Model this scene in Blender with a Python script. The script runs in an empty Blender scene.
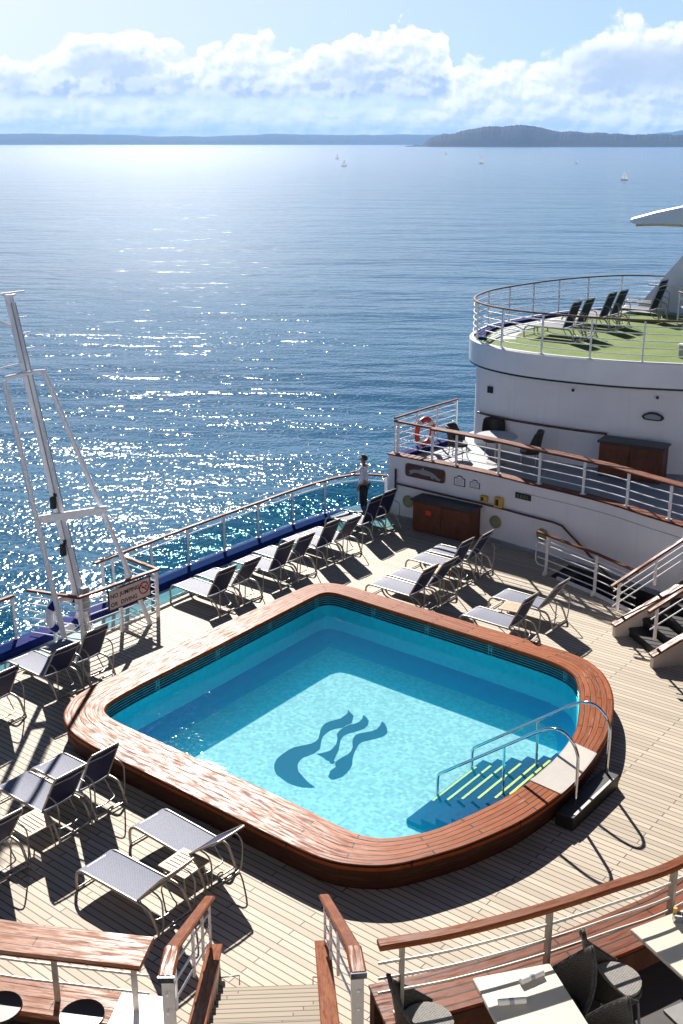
import bpy, bmesh, math, random
from mathutils import Vector, Matrix, Quaternion
random.seed(7)
R = math.radians
sc = bpy.context.scene
COL = sc.collection

# ------------------------------------------------------------------ materials
def new_mat(name):
    m = bpy.data.materials.new(name); m.use_nodes = True
    nt = m.node_tree
    for n in list(nt.nodes): nt.nodes.remove(n)
    out = nt.nodes.new('ShaderNodeOutputMaterial')
    return m, nt, out

class NG:
    """small helper for wiring nodes"""
    def __init__(s, nt): s.nt = nt
    def n(s, t, **kw):
        x = s.nt.nodes.new(t)
        for k, v in kw.items(): setattr(x, k, v)
        return x
    def link(s, a, b): s.nt.links.new(a, b)
    def setin(s, sock, v):
        if hasattr(v, 'is_linked') or isinstance(v, bpy.types.NodeSocket): s.link(v, sock)
        else: sock.default_value = v
    def math(s, op, a, b=None, c=None, clamp=False):
        x = s.n('ShaderNodeMath', operation=op); x.use_clamp = clamp
        s.setin(x.inputs[0], a)
        if b is not None: s.setin(x.inputs[1], b)
        if c is not None: s.setin(x.inputs[2], c)
        return x.outputs[0]
    def mix(s, f, a, b, blend='MIX'):
        x = s.n('ShaderNodeMix', data_type='RGBA', blend_type=blend)
        s.setin(x.inputs[0], f); s.setin(x.inputs[6], a); s.setin(x.inputs[7], b)
        return x.outputs[2]
    def noise(s, vec, scale, detail=3, rough=.55, dist=0.0, out=0):
        x = s.n('ShaderNodeTexNoise')
        if vec is not None: s.link(vec, x.inputs['Vector'])
        x.inputs['Scale'].default_value = scale; x.inputs['Detail'].default_value = detail
        x.inputs['Roughness'].default_value = rough; x.inputs['Distortion'].default_value = dist
        return x.outputs[out]
    def ramp(s, f, stops):
        x = s.n('ShaderNodeValToRGB'); s.link(f, x.inputs[0])
        e = x.color_ramp.elements
        while len(e) > 1: e.remove(e[-1])
        e[0].position = stops[0][0]; e[0].color = col(stops[0][1])
        for p, c in stops[1:]:
            k = e.new(p); k.color = col(c)
        return x.outputs[0]
    def mapr(s, v, a, b, c=0., d=1., smooth=False):
        x = s.n('ShaderNodeMapRange'); x.clamp = True
        if smooth: x.interpolation_type = 'SMOOTHSTEP'
        s.setin(x.inputs[0], v)
        for i, q in enumerate((a, b, c, d)): s.setin(x.inputs[1 + i], q)
        return x.outputs[0]
    def mapping(s, vec, scale=(1, 1, 1), rot=(0, 0, 0), loc=(0, 0, 0)):
        x = s.n('ShaderNodeMapping'); s.link(vec, x.inputs[0])
        x.inputs['Scale'].default_value = scale; x.inputs['Rotation'].default_value = rot; x.inputs['Location'].default_value = loc
        return x.outputs[0]
    def bump(s, h, strength=.3, dist=.01, normal=None):
        x = s.n('ShaderNodeBump'); s.setin(x.inputs['Height'], h)
        x.inputs['Strength'].default_value = strength; x.inputs['Distance'].default_value = dist
        if normal is not None: s.link(normal, x.inputs['Normal'])
        return x.outputs[0]
def col(c):
    if isinstance(c, (int, float)): return (c, c, c, 1)
    return tuple(c) if len(c) == 4 else tuple(c) + (1,)
def principled(g, out, base, rough=.5, metal=0., normal=None, spec=.5, coat=0., coat_rough=.1):
    p = g.n('ShaderNodeBsdfPrincipled')
    if isinstance(base, bpy.types.NodeSocket): g.link(base, p.inputs['Base Color'])
    else: p.inputs['Base Color'].default_value = col(base)
    g.setin(p.inputs['Roughness'], rough); p.inputs['Metallic'].default_value = metal
    p.inputs['Specular IOR Level'].default_value = spec
    p.inputs['Coat Weight'].default_value = coat; p.inputs['Coat Roughness'].default_value = coat_rough
    if normal is not None: g.link(normal, p.inputs['Normal'])
    g.link(p.outputs[0], out.inputs['Surface'])
    return p
def schlick(g, r0, normal=None):
    lw = g.n('ShaderNodeLayerWeight'); lw.inputs['Blend'].default_value = .5
    if normal is not None: g.link(normal, lw.inputs['Normal'])
    return g.math('ADD', r0, g.math('MULTIPLY', g.math('POWER', lw.outputs['Facing'], 5.), 1 - r0), clamp=True)
M = {}
def simple(name, base, rough=.5, metal=0., var=.12, scale=6., spec=.5, bump=0., bscale=60.):
    m, nt, out = new_mat(name); g = NG(nt)
    tc = g.n('ShaderNodeTexCoord').outputs['Object']
    c = col(base)
    f = g.noise(tc, scale, 5, .6)
    d = tuple(x * (1 - var) for x in c[:3]) + (1,); l = tuple(min(1, x * (1 + var)) for x in c[:3]) + (1,)
    b = g.mix(g.mapr(f, .3, .7), d, l)
    nrm = g.bump(g.noise(tc, bscale, 3), bump, .005) if bump else None
    principled(g, out, b, rough, metal, nrm, spec)
    M[name] = m
    return m

def deck_mat(name, c1, c2, seam, pw=.115, pl=2.6, along='X', stain=(.30, .22, .15), rough=.62, grain=.25, seamw=.006):
    m, nt, out = new_mat(name); g = NG(nt)
    tc = g.n('ShaderNodeTexCoord').outputs['UV' if along == 'UV' else 'Object']
    v = g.mapping(tc, rot=(0, 0, R(90) if along == 'Y' else 0))
    br = g.n('ShaderNodeTexBrick'); g.link(v, br.inputs['Vector'])
    br.offset = .37; br.offset_frequency = 2; br.squash = 1
    br.inputs['Color1'].default_value = col(c1); br.inputs['Color2'].default_value = col(c2); br.inputs['Mortar'].default_value = col(seam)
    br.inputs['Scale'].default_value = 1; br.inputs['Mortar Size'].default_value = seamw; br.inputs['Mortar Smooth'].default_value = .1
    br.inputs['Bias'].default_value = 0; br.inputs['Brick Width'].default_value = pl; br.inputs['Row Height'].default_value = pw
    gr = g.noise(g.mapping(v, (1.2, 22, 1)), 4, 5, .65)
    b = g.mix(g.mapr(gr, .3, .75, 0, grain), br.outputs['Color'], col(stain))
    big = g.noise(v, .55, 4, .6)
    b = g.mix(g.mapr(big, .42, .75, 0, .35), b, col(tuple(x * .72 for x in c1)))
    b = g.mix(br.outputs['Fac'], b, col(seam))
    h = g.math('SUBTRACT', g.math('MULTIPLY', gr, .25), br.outputs['Fac'])
    principled(g, out, b, rough, 0, g.bump(h, .35, .004), .35)
    M[name] = m

def varnish_mat(name, along='UV', pw=.13, pl=1.9, dark=(.19, .055, .018), light=(.36, .115, .035), worn=(.50, .34, .22), wear=.45, rough=.3, worn_dir=None, seam=.005, seams=True, spec=.28):
    """varnished hardwood, boards along u, with sun-bleached wear in patches"""
    m, nt, out = new_mat(name); g = NG(nt)
    tco = g.n('ShaderNodeTexCoord'); uv = tco.outputs['UV']; ob = tco.outputs['Object']
    v = uv if along == 'UV' else g.mapping(ob, rot=(0, 0, R(along)))
    br = g.n('ShaderNodeTexBrick'); g.link(v, br.inputs['Vector'])
    br.offset = .43; br.offset_frequency = 2
    br.inputs['Color1'].default_value = col(dark); br.inputs['Color2'].default_value = col(light); br.inputs['Mortar'].default_value = col((.02, .01, .006))
    br.inputs['Scale'].default_value = 1; br.inputs['Mortar Size'].default_value = seam if seams else .0; br.inputs['Mortar Smooth'].default_value = .2
    br.inputs['Brick Width'].default_value = pl; br.inputs['Row Height'].default_value = pw
    gr = g.noise(g.mapping(v, (1.5, 26, 1)), 3, 6, .7, .4)
    b = g.mix(g.mapr(gr, .3, .72, 0, .75), br.outputs['Color'], col(tuple(x * 1.7 for x in light)))
    w = g.noise(g.mapping(v, (.8, 6.5, 1)), 2.2, 7, .68, .3)
    if worn_dir is not None:   # more of the worn colour towards one end in x
        sx = g.n('ShaderNodeSeparateXYZ'); g.link(ob, sx.inputs[0])
        w = g.math('ADD', w, g.mapr(sx.outputs[0], worn_dir[0], worn_dir[1], worn_dir[2], worn_dir[3]))
    wf = g.mapr(w, .5, .62, 0, wear)
    b = g.mix(wf, b, col(worn))
    if seams: b = g.mix(br.outputs['Fac'], b, col((.02, .01, .006)))
    rg = g.mapr(wf, 0, wear + .001, rough, min(.65, rough + .32))
    h = g.math('SUBTRACT', g.math('MULTIPLY', gr, .5), br.outputs['Fac'])
    rg = g.math('ADD', rg, g.mapr(g.noise(g.mapping(v, (1.0, 11, 1)), 2.6, 5, .65), .42, .58, -.04, .24), clamp=True)
    principled(g, out, b, rg, 0, g.bump(h, .35, .003), spec)
    M[name] = m

simple('white_paint', (.86, .85, .86), .38, var=.05, scale=1.3)
simple('white_rail', (.86, .85, .85), .35, var=.05)
simple('wall_paint', (.86, .83, .84), .45, var=.05, scale=.8, bump=.08, bscale=5)
simple('cream_paint', (.62, .57, .50), .5, var=.08, scale=2)
simple('navy_paint', (.014, .022, .15), .8, var=.3, spec=.08)
simple('teal_strip', (.40, .52, .53), .75, var=.14, scale=2, spec=.1)
simple('frame_metal', (.46, .43, .37), .42, .6, var=.1)
simple('dark_frame', (.36, .35, .34), .35, .75, var=.1)
simple('chrome', (.62, .66, .70), .12, 1., var=.03)
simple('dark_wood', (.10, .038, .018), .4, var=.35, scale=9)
simple('cabinet_top', (.035, .033, .034), .45, var=.2)
simple('black_rubber', (.012, .012, .013), .5, var=.2)
simple('dark_recess', (.008, .010, .012), .5, var=.2)
simple('teal_metal', (.10, .46, .54), .35, .3, var=.2)
simple('red_plastic', (.62, .05, .02), .4, var=.1)
simple('sign_white', (.66, .55, .52), .5, var=.04)
simple('sign_black', (.015, .014, .016), .55, var=.1)
simple('sign_red', (.45, .03, .03), .5, var=.1)
simple('gold', (.30, .29, .16), .45, .3, var=.15)
simple('yellow', (.60, .38, .05), .5, var=.2)
simple('table_white', (.60, .54, .42), .45, var=.04)
simple('table_grey', (.45, .47, .5), .35, var=.05)
simple('slat_wood', (.50, .37, .23), .55, var=.25, scale=14)
simple('napkin', (.72, .70, .66), .8, var=.05)
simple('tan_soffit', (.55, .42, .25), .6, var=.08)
simple('skin', (.30, .15, .085), .5, var=.08)
simple('hair', (.015, .012, .010), .6, var=.2)
simple('shirt', (.74, .76, .82), .8, var=.05, scale=20)
simple('trousers', (.012, .012, .016), .7, var=.2)
simple('dark_floor', (.035, .028, .026), .6, var=.3, scale=3)
simple('deck_grey', (.30, .32, .34), .6, var=.12, scale=3)
simple('hull_white', (.70, .70, .70), .45, var=.05, scale=.3)
simple('window_dark', (.015, .02, .026), .08, var=.1)
simple('stool_vinyl', (.022, .017, .015), .33, var=.2, spec=.6)
simple('step_black', (.016, .015, .015), .5, var=.3, scale=20)
simple('yellow_edge', (.85, .72, .03), .5, var=.1)
simple('mat_white', (.66, .62, .58), .7, var=.06, scale=10)

deck_mat('teak_deck', (.575, .485, .37), (.415, .345, .255), (.05, .034, .022), .112, 2.7, seamw=.0075, stain=(.34, .27, .19))
deck_mat('teak_tread', (.36, .29, .20), (.28, .22, .15), (.05, .035, .02), .062, 3.0, along='UV')
varnish_mat('coping_wood', 'UV', .135, 1.9, dark=(.095, .02, .005), light=(.29, .070, .012), worn=(.44, .255, .155), wear=.9, worn_dir=(-14.8, -6.6, .07, -.10), rough=.34, seam=.013, spec=.11)
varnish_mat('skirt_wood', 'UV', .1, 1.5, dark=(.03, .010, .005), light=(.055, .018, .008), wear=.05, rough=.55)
varnish_mat('rail_wood', 'UV', .5, 2.2, dark=(.09, .022, .006), light=(.17, .045, .011), worn=(.28, .12, .045), wear=.35, rough=.34, spec=.18, seams=False)
varnish_mat('cap_wood', 'UV', .105, 2.0, dark=(.08, .019, .007), light=(.17, .042, .012), worn=(.27, .12, .055), wear=.35, rough=.34, seam=.010, spec=.2)
varnish_mat('counter_wood', 'UV', .13, 2.0, dark=(.15, .045, .018), light=(.24, .08, .03), worn=(.33, .20, .14), wear=.85, rough=.29, spec=.14)
varnish_mat('cabinet_wood', 0, 4., 9., dark=(.085, .028, .014), light=(.12, .04, .018), wear=.05, rough=.4, seams=False)

def sling_mat(name, c1, c2, rough):
    m, nt, out = new_mat(name); g = NG(nt)
    tc = g.n('ShaderNodeTexCoord').outputs['Object']
    ch = g.n('ShaderNodeTexChecker'); g.link(tc, ch.inputs[0]); ch.inputs['Scale'].default_value = 62
    f = g.noise(tc, 45, 3, .6); f2 = g.noise(tc, 130, 1, .5)
    mx = g.math('ADD', g.math('MULTIPLY', ch.outputs['Fac'], .3), g.math('MULTIPLY', g.math('ADD', f, f2), .5))
    b = g.mix(g.mapr(mx, .35, .95), col(c1), col(c2))
    principled(g, out, b, rough, 0, g.bump(mx, .4, .002), .3)
    M[name] = m
sling_mat('sling_seat', (.042, .052, .10), (.21, .225, .315), .6)
sling_mat('sling_back', (.012, .016, .055), (.026, .035, .10), .6)
sling_mat('wicker', (.010, .009, .008), (.085, .075, .062), .45)
sling_mat('cushion', (.14, .13, .12), (.36, .34, .31), .8)

m, nt, out = new_mat('wall_paint'); g = NG(nt)
tc = g.n('ShaderNodeTexCoord').outputs['Object']
b = g.mix(g.mapr(g.noise(tc, .8, 5, .6), .3, .7), (.81, .785, .79, 1), (.89, .865, .87, 1))
stk = g.noise(g.mapping(tc, (3.2, 3.2, .22)), 2.0, 6, .7)
b = g.mix(g.mapr(stk, .56, .78, 0, .22), b, (.46, .38, .30, 1))
sx = g.n('ShaderNodeSeparateXYZ'); g.link(tc, sx.inputs[0])
sm = g.math('ABSOLUTE', g.math('SUBTRACT', g.math('FRACT', g.math('DIVIDE', sx.outputs[0], 1.83)), .5))
seam_ = g.mapr(sm, 0, .008, 1, 0)
hgt = g.math('ADD', g.math('MULTIPLY', g.noise(tc, 1.6, 2), .8), g.math('MULTIPLY', seam_, .25))
b = g.mix(g.math('MULTIPLY', seam_, .16), b, (.40, .38, .38, 1))
principled(g, out, b, .42, 0, g.bump(hgt, .25, .02), .4); M['wall_paint'] = m
# turf
m, nt, out = new_mat('turf'); g = NG(nt)
tc = g.n('ShaderNodeTexCoord').outputs['Object']
b = g.ramp(g.noise(tc, 30, 4, .7), [(.3, (.05, .095, .012)), (.55, (.13, .21, .03)), (.75, (.27, .34, .08))])
b = g.mix(g.mapr(g.noise(tc, .9, 4, .65), .4, .65, 0, .7), b, (.20, .25, .07, 1))
principled(g, out, b, .8, 0, g.bump(g.noise(tc, 90, 2), .6, .02), .2); M['turf'] = m

# glass of the stern rail: faint blue-green tint
m, nt, out = new_mat('tinted_glass'); g = NG(nt)
tr = g.n('ShaderNodeBsdfTransparent'); tr.inputs[0].default_value = (.44, .68, .74, 1)
gl = g.n('ShaderNodeBsdfGlossy'); gl.inputs['Roughness'].default_value = .03; gl.inputs[0].default_value = (.9, .95, 1, 1)
mx = g.n('ShaderNodeMixShader'); g.link(schlick(g, .04), mx.inputs[0]); g.link(tr.outputs[0], mx.inputs[1]); g.link(gl.outputs[0], mx.inputs[2])
g.link(mx.outputs[0], out.inputs[0]); M['tinted_glass'] = m

# pool water: a clear rippled sheet
m, nt, out = new_mat('pool_water'); g = NG(nt)
tc = g.n('ShaderNodeTexCoord').outputs['Object']
nrm = g.bump(g.math('ADD', g.noise(tc, 2.2, 3, .55, .6), g.math('MULTIPLY', g.noise(tc, 9, 2), .3)), .22, .05)
tr = g.n('ShaderNodeBsdfTransparent'); tr.inputs[0].default_value = (.80, .98, 1., 1)
gl = g.n('ShaderNodeBsdfGlossy'); gl.inputs['Roughness'].default_value = .03; g.link(nrm, gl.inputs['Normal'])
mx = g.n('ShaderNodeMixShader'); g.link(schlick(g, .02, nrm), mx.inputs[0]); g.link(tr.outputs[0], mx.inputs[1]); g.link(gl.outputs[0], mx.inputs[2])
vs_ = g.n('ShaderNodeVolumePrincipled'); vs_.inputs['Color'].default_value = (.0, .63, .92, 1); vs_.inputs['Density'].default_value = .19; vs_.inputs['Anisotropy'].default_value = .2
g.link(vs_.outputs[0], out.inputs['Volume'])
g.link(mx.outputs[0], out.inputs[0]); M['pool_water'] = m

# pool tiles
def tile_mat(name, base, var, sc_=28, rip=.5):
    m, nt, out = new_mat(name); g = NG(nt)
    tc = g.n('ShaderNodeTexCoord').outputs['Object']
    vo = g.n('ShaderNodeTexVoronoi'); vo.distance = 'CHEBYCHEV'; vo.inputs['Scale'].default_value = sc_; vo.inputs['Randomness'].default_value = .35; g.link(tc, vo.inputs['Vector'])
    sx = g.n('ShaderNodeSeparateColor'); g.link(vo.outputs['Color'], sx.inputs[0])
    f = sx.outputs[0]
    lo = tuple(x * (1 - var) for x in base); hi = tuple(min(1, x * (1 + var)) for x in base)
    b = g.mix(f, col(lo), col(hi))
    b = g.mix(g.mapr(g.noise(tc, 1.2, 4, .6), .4, .7, 0, .25), b, col(tuple(x * .85 for x in base)))
    principled(g, out, b, .6, 0, None, .04); M[name] = m
tile_mat('tile_floor', (.58, .69, .62), .22, 16)
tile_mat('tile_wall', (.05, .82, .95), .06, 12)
tile_mat('tile_cove', (.01, .27, .58), .06, 12)  # blue deepened to carry the shade at the foot of the basin
tile_mat('tile_logo', (.002, .015, .06), .2, 16)
tile_mat('tile_step', (.004, .045, .14), .2, 16)

# sea
m, nt, out = new_mat('sea_water'); g = NG(nt)
ob = g.n('ShaderNodeTexCoord').outputs['Object']
v1 = g.mapping(ob, (1, 1, 1), (0, 0, R(-35)))
sw = g.noise(g.mapping(v1, (.35, 1, 1)), .07, 2, .5)
wv = g.noise(g.mapping(v1, (.42, 1, 1)), .42, 3, .5, .3)
wf = g.noise(g.mapping(v1, (1.5, 1, 1)), 2.0, 2, .55, .0)
ln = g.n('ShaderNodeVectorMath', operation='LENGTH'); g.link(ob, ln.inputs[0]); dist = ln.outputs['Value']
near = g.mapr(dist, 60, 200, 1, 0, True); mid = g.mapr(dist, 250, 1400, 1, .15, True)
gust = g.noise(g.mapping(v1, (.18, 1, 1)), .06, 4, .62)
fine = g.math('MULTIPLY', wf, .112)
h = g.math('ADD', g.math('MULTIPLY', g.math('ADD', g.math('MULTIPLY', sw, .9), g.math('MULTIPLY', wv, .30)), mid), g.math('MULTIPLY', g.math('MULTIPLY', fine, near), g.mapr(gust, .36, .64, .55, 1.15)))
bmp = g.n('ShaderNodeBump'); g.link(h, bmp.inputs['Height']); bmp.inputs['Distance'].default_value = 1.
bmp.inputs['Strength'].default_value = 1.
base = g.mix(g.mapr(gust, .35, .65), (.014, .085, .160, 1), (.022, .115, .195, 1))
p = principled(g, out, base, g.mapr(near, 0, 1, .18, .085), 0, bmp.outputs[0], .5)
p.inputs['IOR'].default_value = 1.33
M['sea_water'] = m

m, nt, out = new_mat('sail'); g = NG(nt)
d1 = g.n('ShaderNodeBsdfDiffuse'); d1.inputs[0].default_value = (.85, .85, .83, 1); t1 = g.n('ShaderNodeBsdfTranslucent'); t1.inputs[0].default_value = (.85, .85, .83, 1)
mx = g.n('ShaderNodeMixShader'); mx.inputs[0].default_value = .5; g.link(d1.outputs[0], mx.inputs[1]); g.link(t1.outputs[0], mx.inputs[2]); g.link(mx.outputs[0], out.inputs[0]); M['sail'] = m
simple('ring_white', (.75, .75, .75), .5, var=.04)
# far land
def land_mat(name, a, b):
    m, nt, out = new_mat(name); g = NG(nt)
    tc = g.n('ShaderNodeTexCoord').outputs['Object']
    c = g.mix(g.mapr(g.noise(tc, .02, 6, .7), .35, .65), col(a), col(b))
    principled(g, out, c, .9, 0, None, .1); M[name] = m
land_mat('wooded_hill', (.006, .012, .014), (.02, .03, .027))
land_mat('far_shore', (.03, .045, .03), (.09, .10, .075))

# ------------------------------------------------------------------ mesh helpers
class MB:
    def __init__(s): s.v = []; s.f = []; s.uv = []; s.sm = []
    def add(s, vs, fs, uvs=None, smooth=False):
        o = len(s.v); s.v += [tuple(x) for x in vs]
        for i, f in enumerate(fs):
            s.f.append(tuple(o + k for k in f)); s.sm.append(smooth)
            s.uv.append(uvs[i] if uvs else [(vs[k][0], vs[k][1]) for k in f])
        return s
    def box(s, c, d, rz=0., ry=0., rx=0., uvaxis=None):
        m = Matrix.Translation(c) @ Matrix.Rotation(rz, 4, 'Z') @ Matrix.Rotation(ry, 4, 'Y') @ Matrix.Rotation(rx, 4, 'X')
        hx, hy, hz = d[0] / 2, d[1] / 2, d[2] / 2
        loc = [(x, y, z) for x in (-hx, hx) for y in (-hy, hy) for z in (-hz, hz)]
        vs = [m @ Vector(p) for p in loc]
        fs = [(0, 1, 3, 2), (4, 6, 7, 5), (0, 4, 5, 1), (2, 3, 7, 6), (0, 2, 6, 4), (1, 5, 7, 3)]
        big = max(range(3), key=lambda i: d[i]) if uvaxis is None else uvaxis
        oth = [i for i in range(3) if i != big]
        off = c[0] * .37 + c[1] * .61 + c[2]
        uvs = [[(loc[k][big] + off, loc[k][oth[0]] + loc[k][oth[1]] + off * .3) for k in f] for f in fs]
        return s.add(vs, fs, uvs)
    def cbox(s, c, d, b=.01, rz=0.):
        """box with chamfered vertical and top edges"""
        x, y = d[0] / 2, d[1] / 2
        poly = [(-x + b, -y), (x - b, -y), (x, -y + b), (x, y - b), (x - b, y), (-x + b, y), (-x, y - b), (-x, -y + b)]
        cs, sn = math.cos(rz), math.sin(rz)
        z0, z1 = c[2] - d[2] / 2, c[2] + d[2] / 2
        def tr(p, k=0):
            q = (p[0] - (b * .6 * k * (1 if p[0] > 0 else -1)), p[1] - (b * .6 * k * (1 if p[1] > 0 else -1)))
            return (c[0] + q[0] * cs - q[1] * sn, c[1] + q[0] * sn + q[1] * cs)
        n = 8
        vs = [(*tr(p), z0) for p in poly] + [(*tr(p), z1 - b) for p in poly] + [(*tr(p, 1), z1) for p in poly]
        fs = [tuple(reversed(range(n)))] + [(i, (i + 1) % n, n + (i + 1) % n, n + i) for i in range(n)] + \
             [(n + i, n + (i + 1) % n, 2 * n + (i + 1) % n, 2 * n + i) for i in range(n)] + [tuple(range(2 * n, 3 * n))]
        uvs = [[(vs[k][0], vs[k][1] + vs[k][2]) for k in f] for f in fs]
        return s.add(vs, fs, uvs)
    def tube(s, path, r, n=8, closed=False, cap=True):
        P = [Vector(p) for p in path]
        N = len(P)
        rr = r if isinstance(r, (list, tuple)) else [r] * N
        T = []
        for i in range(N):
            a = P[(i - 1) % N] if (closed or i > 0) else P[i]
            b = P[(i + 1) % N] if (closed or i < N - 1) else P[i]
            T.append((b - a).normalized())
        up = Vector((0, 0, 1)) if abs(T[0].z) < .9 else Vector((1, 0, 0))
        nx = T[0].cross(up).normalized()
        vs = []; L = 0; Ls = []
        for i in range(N):
            if i > 0:
                q = T[i - 1].rotation_difference(T[i]); nx = (q @ nx).normalized(); L += (P[i] - P[i - 1]).length
            Ls.append(L)
            ny = T[i].cross(nx).normalized()
            for k in range(n):
                a = 2 * math.pi * k / n
                vs.append(P[i] + (nx * math.cos(a) + ny * math.sin(a)) * rr[i])
        fs = []; uvs = []
        for i in range(N if closed else N - 1):
            j = (i + 1) % N
            for k in range(n):
                k2 = (k + 1) % n
                fs.append((i * n + k, j * n + k, j * n + k2, i * n + k2))
                l2 = Ls[j] if j > i else L + .1
                uvs.append([(Ls[i], k * .05), (l2, k * .05), (l2, k * .05 + .05), (Ls[i], k * .05 + .05)])
        s.add(vs, fs, uvs, True)
        if cap and not closed:
            s.add(vs[:n], [tuple(range(n))]); s.add(vs[-n:], [tuple(reversed(range(n)))])
        return s
    def sweep(s, path, prof, closed=False, cap=True, smooth=False):
        """profile (side, up) points, side = to the left of the path seen from above"""
        P = [Vector(p) for p in path]; N = len(P); n = len(prof)
        vs = []; Ls = []; L = 0
        for i in range(N):
            a = P[(i - 1) % N] if (closed or i > 0) else P[i]
            b = P[(i + 1) % N] if (closed or i < N - 1) else P[i]
            if i > 0: L += (P[i] - P[i - 1]).length
            Ls.append(L)
            d1 = (P[i] - a); d2 = (b - P[i])
            t = Vector((b.x - a.x, b.y - a.y, 0)).normalized()
            side = Vector((-t.y, t.x, 0))
            k = 1.
            if d1.length > 1e-6 and d2.length > 1e-6:
                e = Vector((d1.x, d1.y, 0)).normalized(); f_ = Vector((d2.x, d2.y, 0)).normalized()
                c = max(.35, math.sqrt(max(0, (1 + e.dot(f_)) / 2))); k = 1 / c
            for (q, u) in prof: vs.append(P[i] + side * q * k + Vector((0, 0, u)))
        cum = [0]
        for k in range(n): cum.append(cum[-1] + math.dist(prof[k], prof[(k + 1) % n]))
        fs = []; uvs = []
        close_len = L + (P[0] - P[-1]).length
        for i in range(N if closed else N - 1):
            j = (i + 1) % N; l2 = Ls[j] if j > i else close_len
            for k in range(n):
                k2 = (k + 1) % n
                fs.append((i * n + k, i * n + k2, j * n + k2, j * n + k))
                uvs.append([(Ls[i], cum[k]), (Ls[i], cum[k + 1]), (l2, cum[k + 1]), (l2, cum[k])])
        s.add(vs, fs, uvs, smooth)
        if cap and not closed:
            s.add(vs[:n], [tuple(reversed(range(n)))]); s.add(vs[-n:], [tuple(range(n))])
        return s
    def prism(s, poly, z0, z1, top=True, bottom=True):
        n = len(poly)
        a = sum(poly[i][0] * poly[(i + 1) % n][1] - poly[(i + 1) % n][0] * poly[i][1] for i in range(n))
        if a < 0: poly = poly[::-1]
        vs = [(x, y, z0) for x, y in poly] + [(x, y, z1) for x, y in poly]
        fs = [(i, (i + 1) % n, n + (i + 1) % n, n + i) for i in range(n)]
        L = [0]
        for i in range(n): L.append(L[-1] + math.dist(poly[i], poly[(i + 1) % n]))
        uvs = [[(L[i], z0), (L[i + 1], z0), (L[i + 1], z1), (L[i], z1)] for i in range(n)]
        if top: fs.append(tuple(range(n, 2 * n))); uvs.append([(x, y) for x, y in poly])
        if bottom: fs.append(tuple(reversed(range(n)))); uvs.append([(x, y) for x, y in poly[::-1]])
        return s.add(vs, fs, uvs)
    def disc(s, c, r, h, n=24, axis='Z'):
        vs = []
        for z in (0, h):
            for k in range(n):
                a = 2 * math.pi * k / n; x, y = r * math.cos(a), r * math.sin(a)
                vs.append((c[0] + x, c[1] + y, c[2] + z) if axis == 'Z' else ((c[0] + x, c[1] - z, c[2] + y) if axis == 'Y' else (c[0] + z, c[1] + x, c[2] + y)))
        fs = [(i, (i + 1) % n, n + (i + 1) % n, n + i) for i in range(n)] + [tuple(range(n, 2 * n)), tuple(reversed(range(n)))]
        return s.add(vs, fs)
    def build(s, name, mat, parent=None, recalc=True, mats=None):
        me = bpy.data.meshes.new(name)
        off = parent_loc(parent)
        me.from_pydata([(x - off[0], y - off[1], z - off[2]) for x, y, z in s.v], [], s.f)
        uvl = me.uv_layers.new(name='UVMap')
        i = 0
        for u in s.uv:
            for q in u:
                uvl.data[i].uv = q; i += 1
        me.polygons.foreach_set('use_smooth', s.sm)
        if recalc:
            bm = bmesh.new(); bm.from_mesh(me); bmesh.ops.recalc_face_normals(bm, faces=bm.faces); bm.to_mesh(me); bm.free()
        me.materials.append(M[mat] if isinstance(mat, str) else mat)
        o = bpy.data.objects.new(name, me); COL.objects.link(o)
        if parent: o.parent = parent
        return o
def parent_loc(p):
    v = Vector((0, 0, 0))
    while p is not None: v += p.location; p = p.parent
    return v
def tag(o, label=None, cat=None, group=None, kind=None):
    if label: o['label'] = label
    if cat: o['category'] = cat
    if group: o['group'] = group
    if kind: o['kind'] = kind
    return o
def thing(name, label, cat, loc=(0, 0, 0), rz=0., group=None):
    o = bpy.data.objects.new(name, None); COL.objects.link(o); o.empty_display_size = .1
    o.location = loc; o.rotation_euler = (0, 0, rz)
    return tag(o, label, cat, group)
def dup(root, loc, rz=0., label=None, group=None):
    r = root.copy(); COL.objects.link(r); r.location = loc; r.rotation_euler = (0, 0, rz)
    if label: r['label'] = label
    if group: r['group'] = group
    for ch in [o for o in KIDS(root)]:
        c = ch.copy(); COL.objects.link(c); c.parent = r
        for q in KIDS(ch):
            d = q.copy(); COL.objects.link(d); d.parent = c
    return r
def KIDS(o): return [x for x in bpy.data.objects if x.parent == o]
def crom(pts, n=8, closed=False):
    """Catmull-Rom through points"""
    P = [Vector(p) for p in pts]; N = len(P); outp = []
    rng = range(N if closed else N - 1)
    for i in rng:
        p0 = P[(i - 1) % N] if (closed or i > 0) else P[i] * 2 - P[i + 1]
        p1 = P[i]; p2 = P[(i + 1) % N]
        p3 = P[(i + 2) % N] if (closed or i + 2 < N) else p2 * 2 - p1
        for k in range(n):
            t = k / n
            outp.append(.5 * ((2 * p1) + (p2 - p0) * t + (2 * p0 - 5 * p1 + 4 * p2 - p3) * t * t + (3 * p1 - p0 - 3 * p2 + p3) * t ** 3))
    if not closed: outp.append(P[-1])
    return [tuple(p) for p in outp]
def lift(p2, z): return [(p[0], p[1], z) for p in p2]
def at_len(path, s):
    """point and direction at arc length s of a path"""
    L = 0
    for a, b in zip(path, path[1:]):
        d = math.dist(a, b)
        if L + d >= s and d > 0:
            t = (s - L) / d
            return tuple(x + (y - x) * t for x, y in zip(a, b)), (Vector(b) - Vector(a)).normalized()
        L += d
    return tuple(path[-1]), (Vector(path[-1]) - Vector(path[-2])).normalized()
def plen(path): return sum(math.dist(a, b) for a, b in zip(path, path[1:]))
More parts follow.
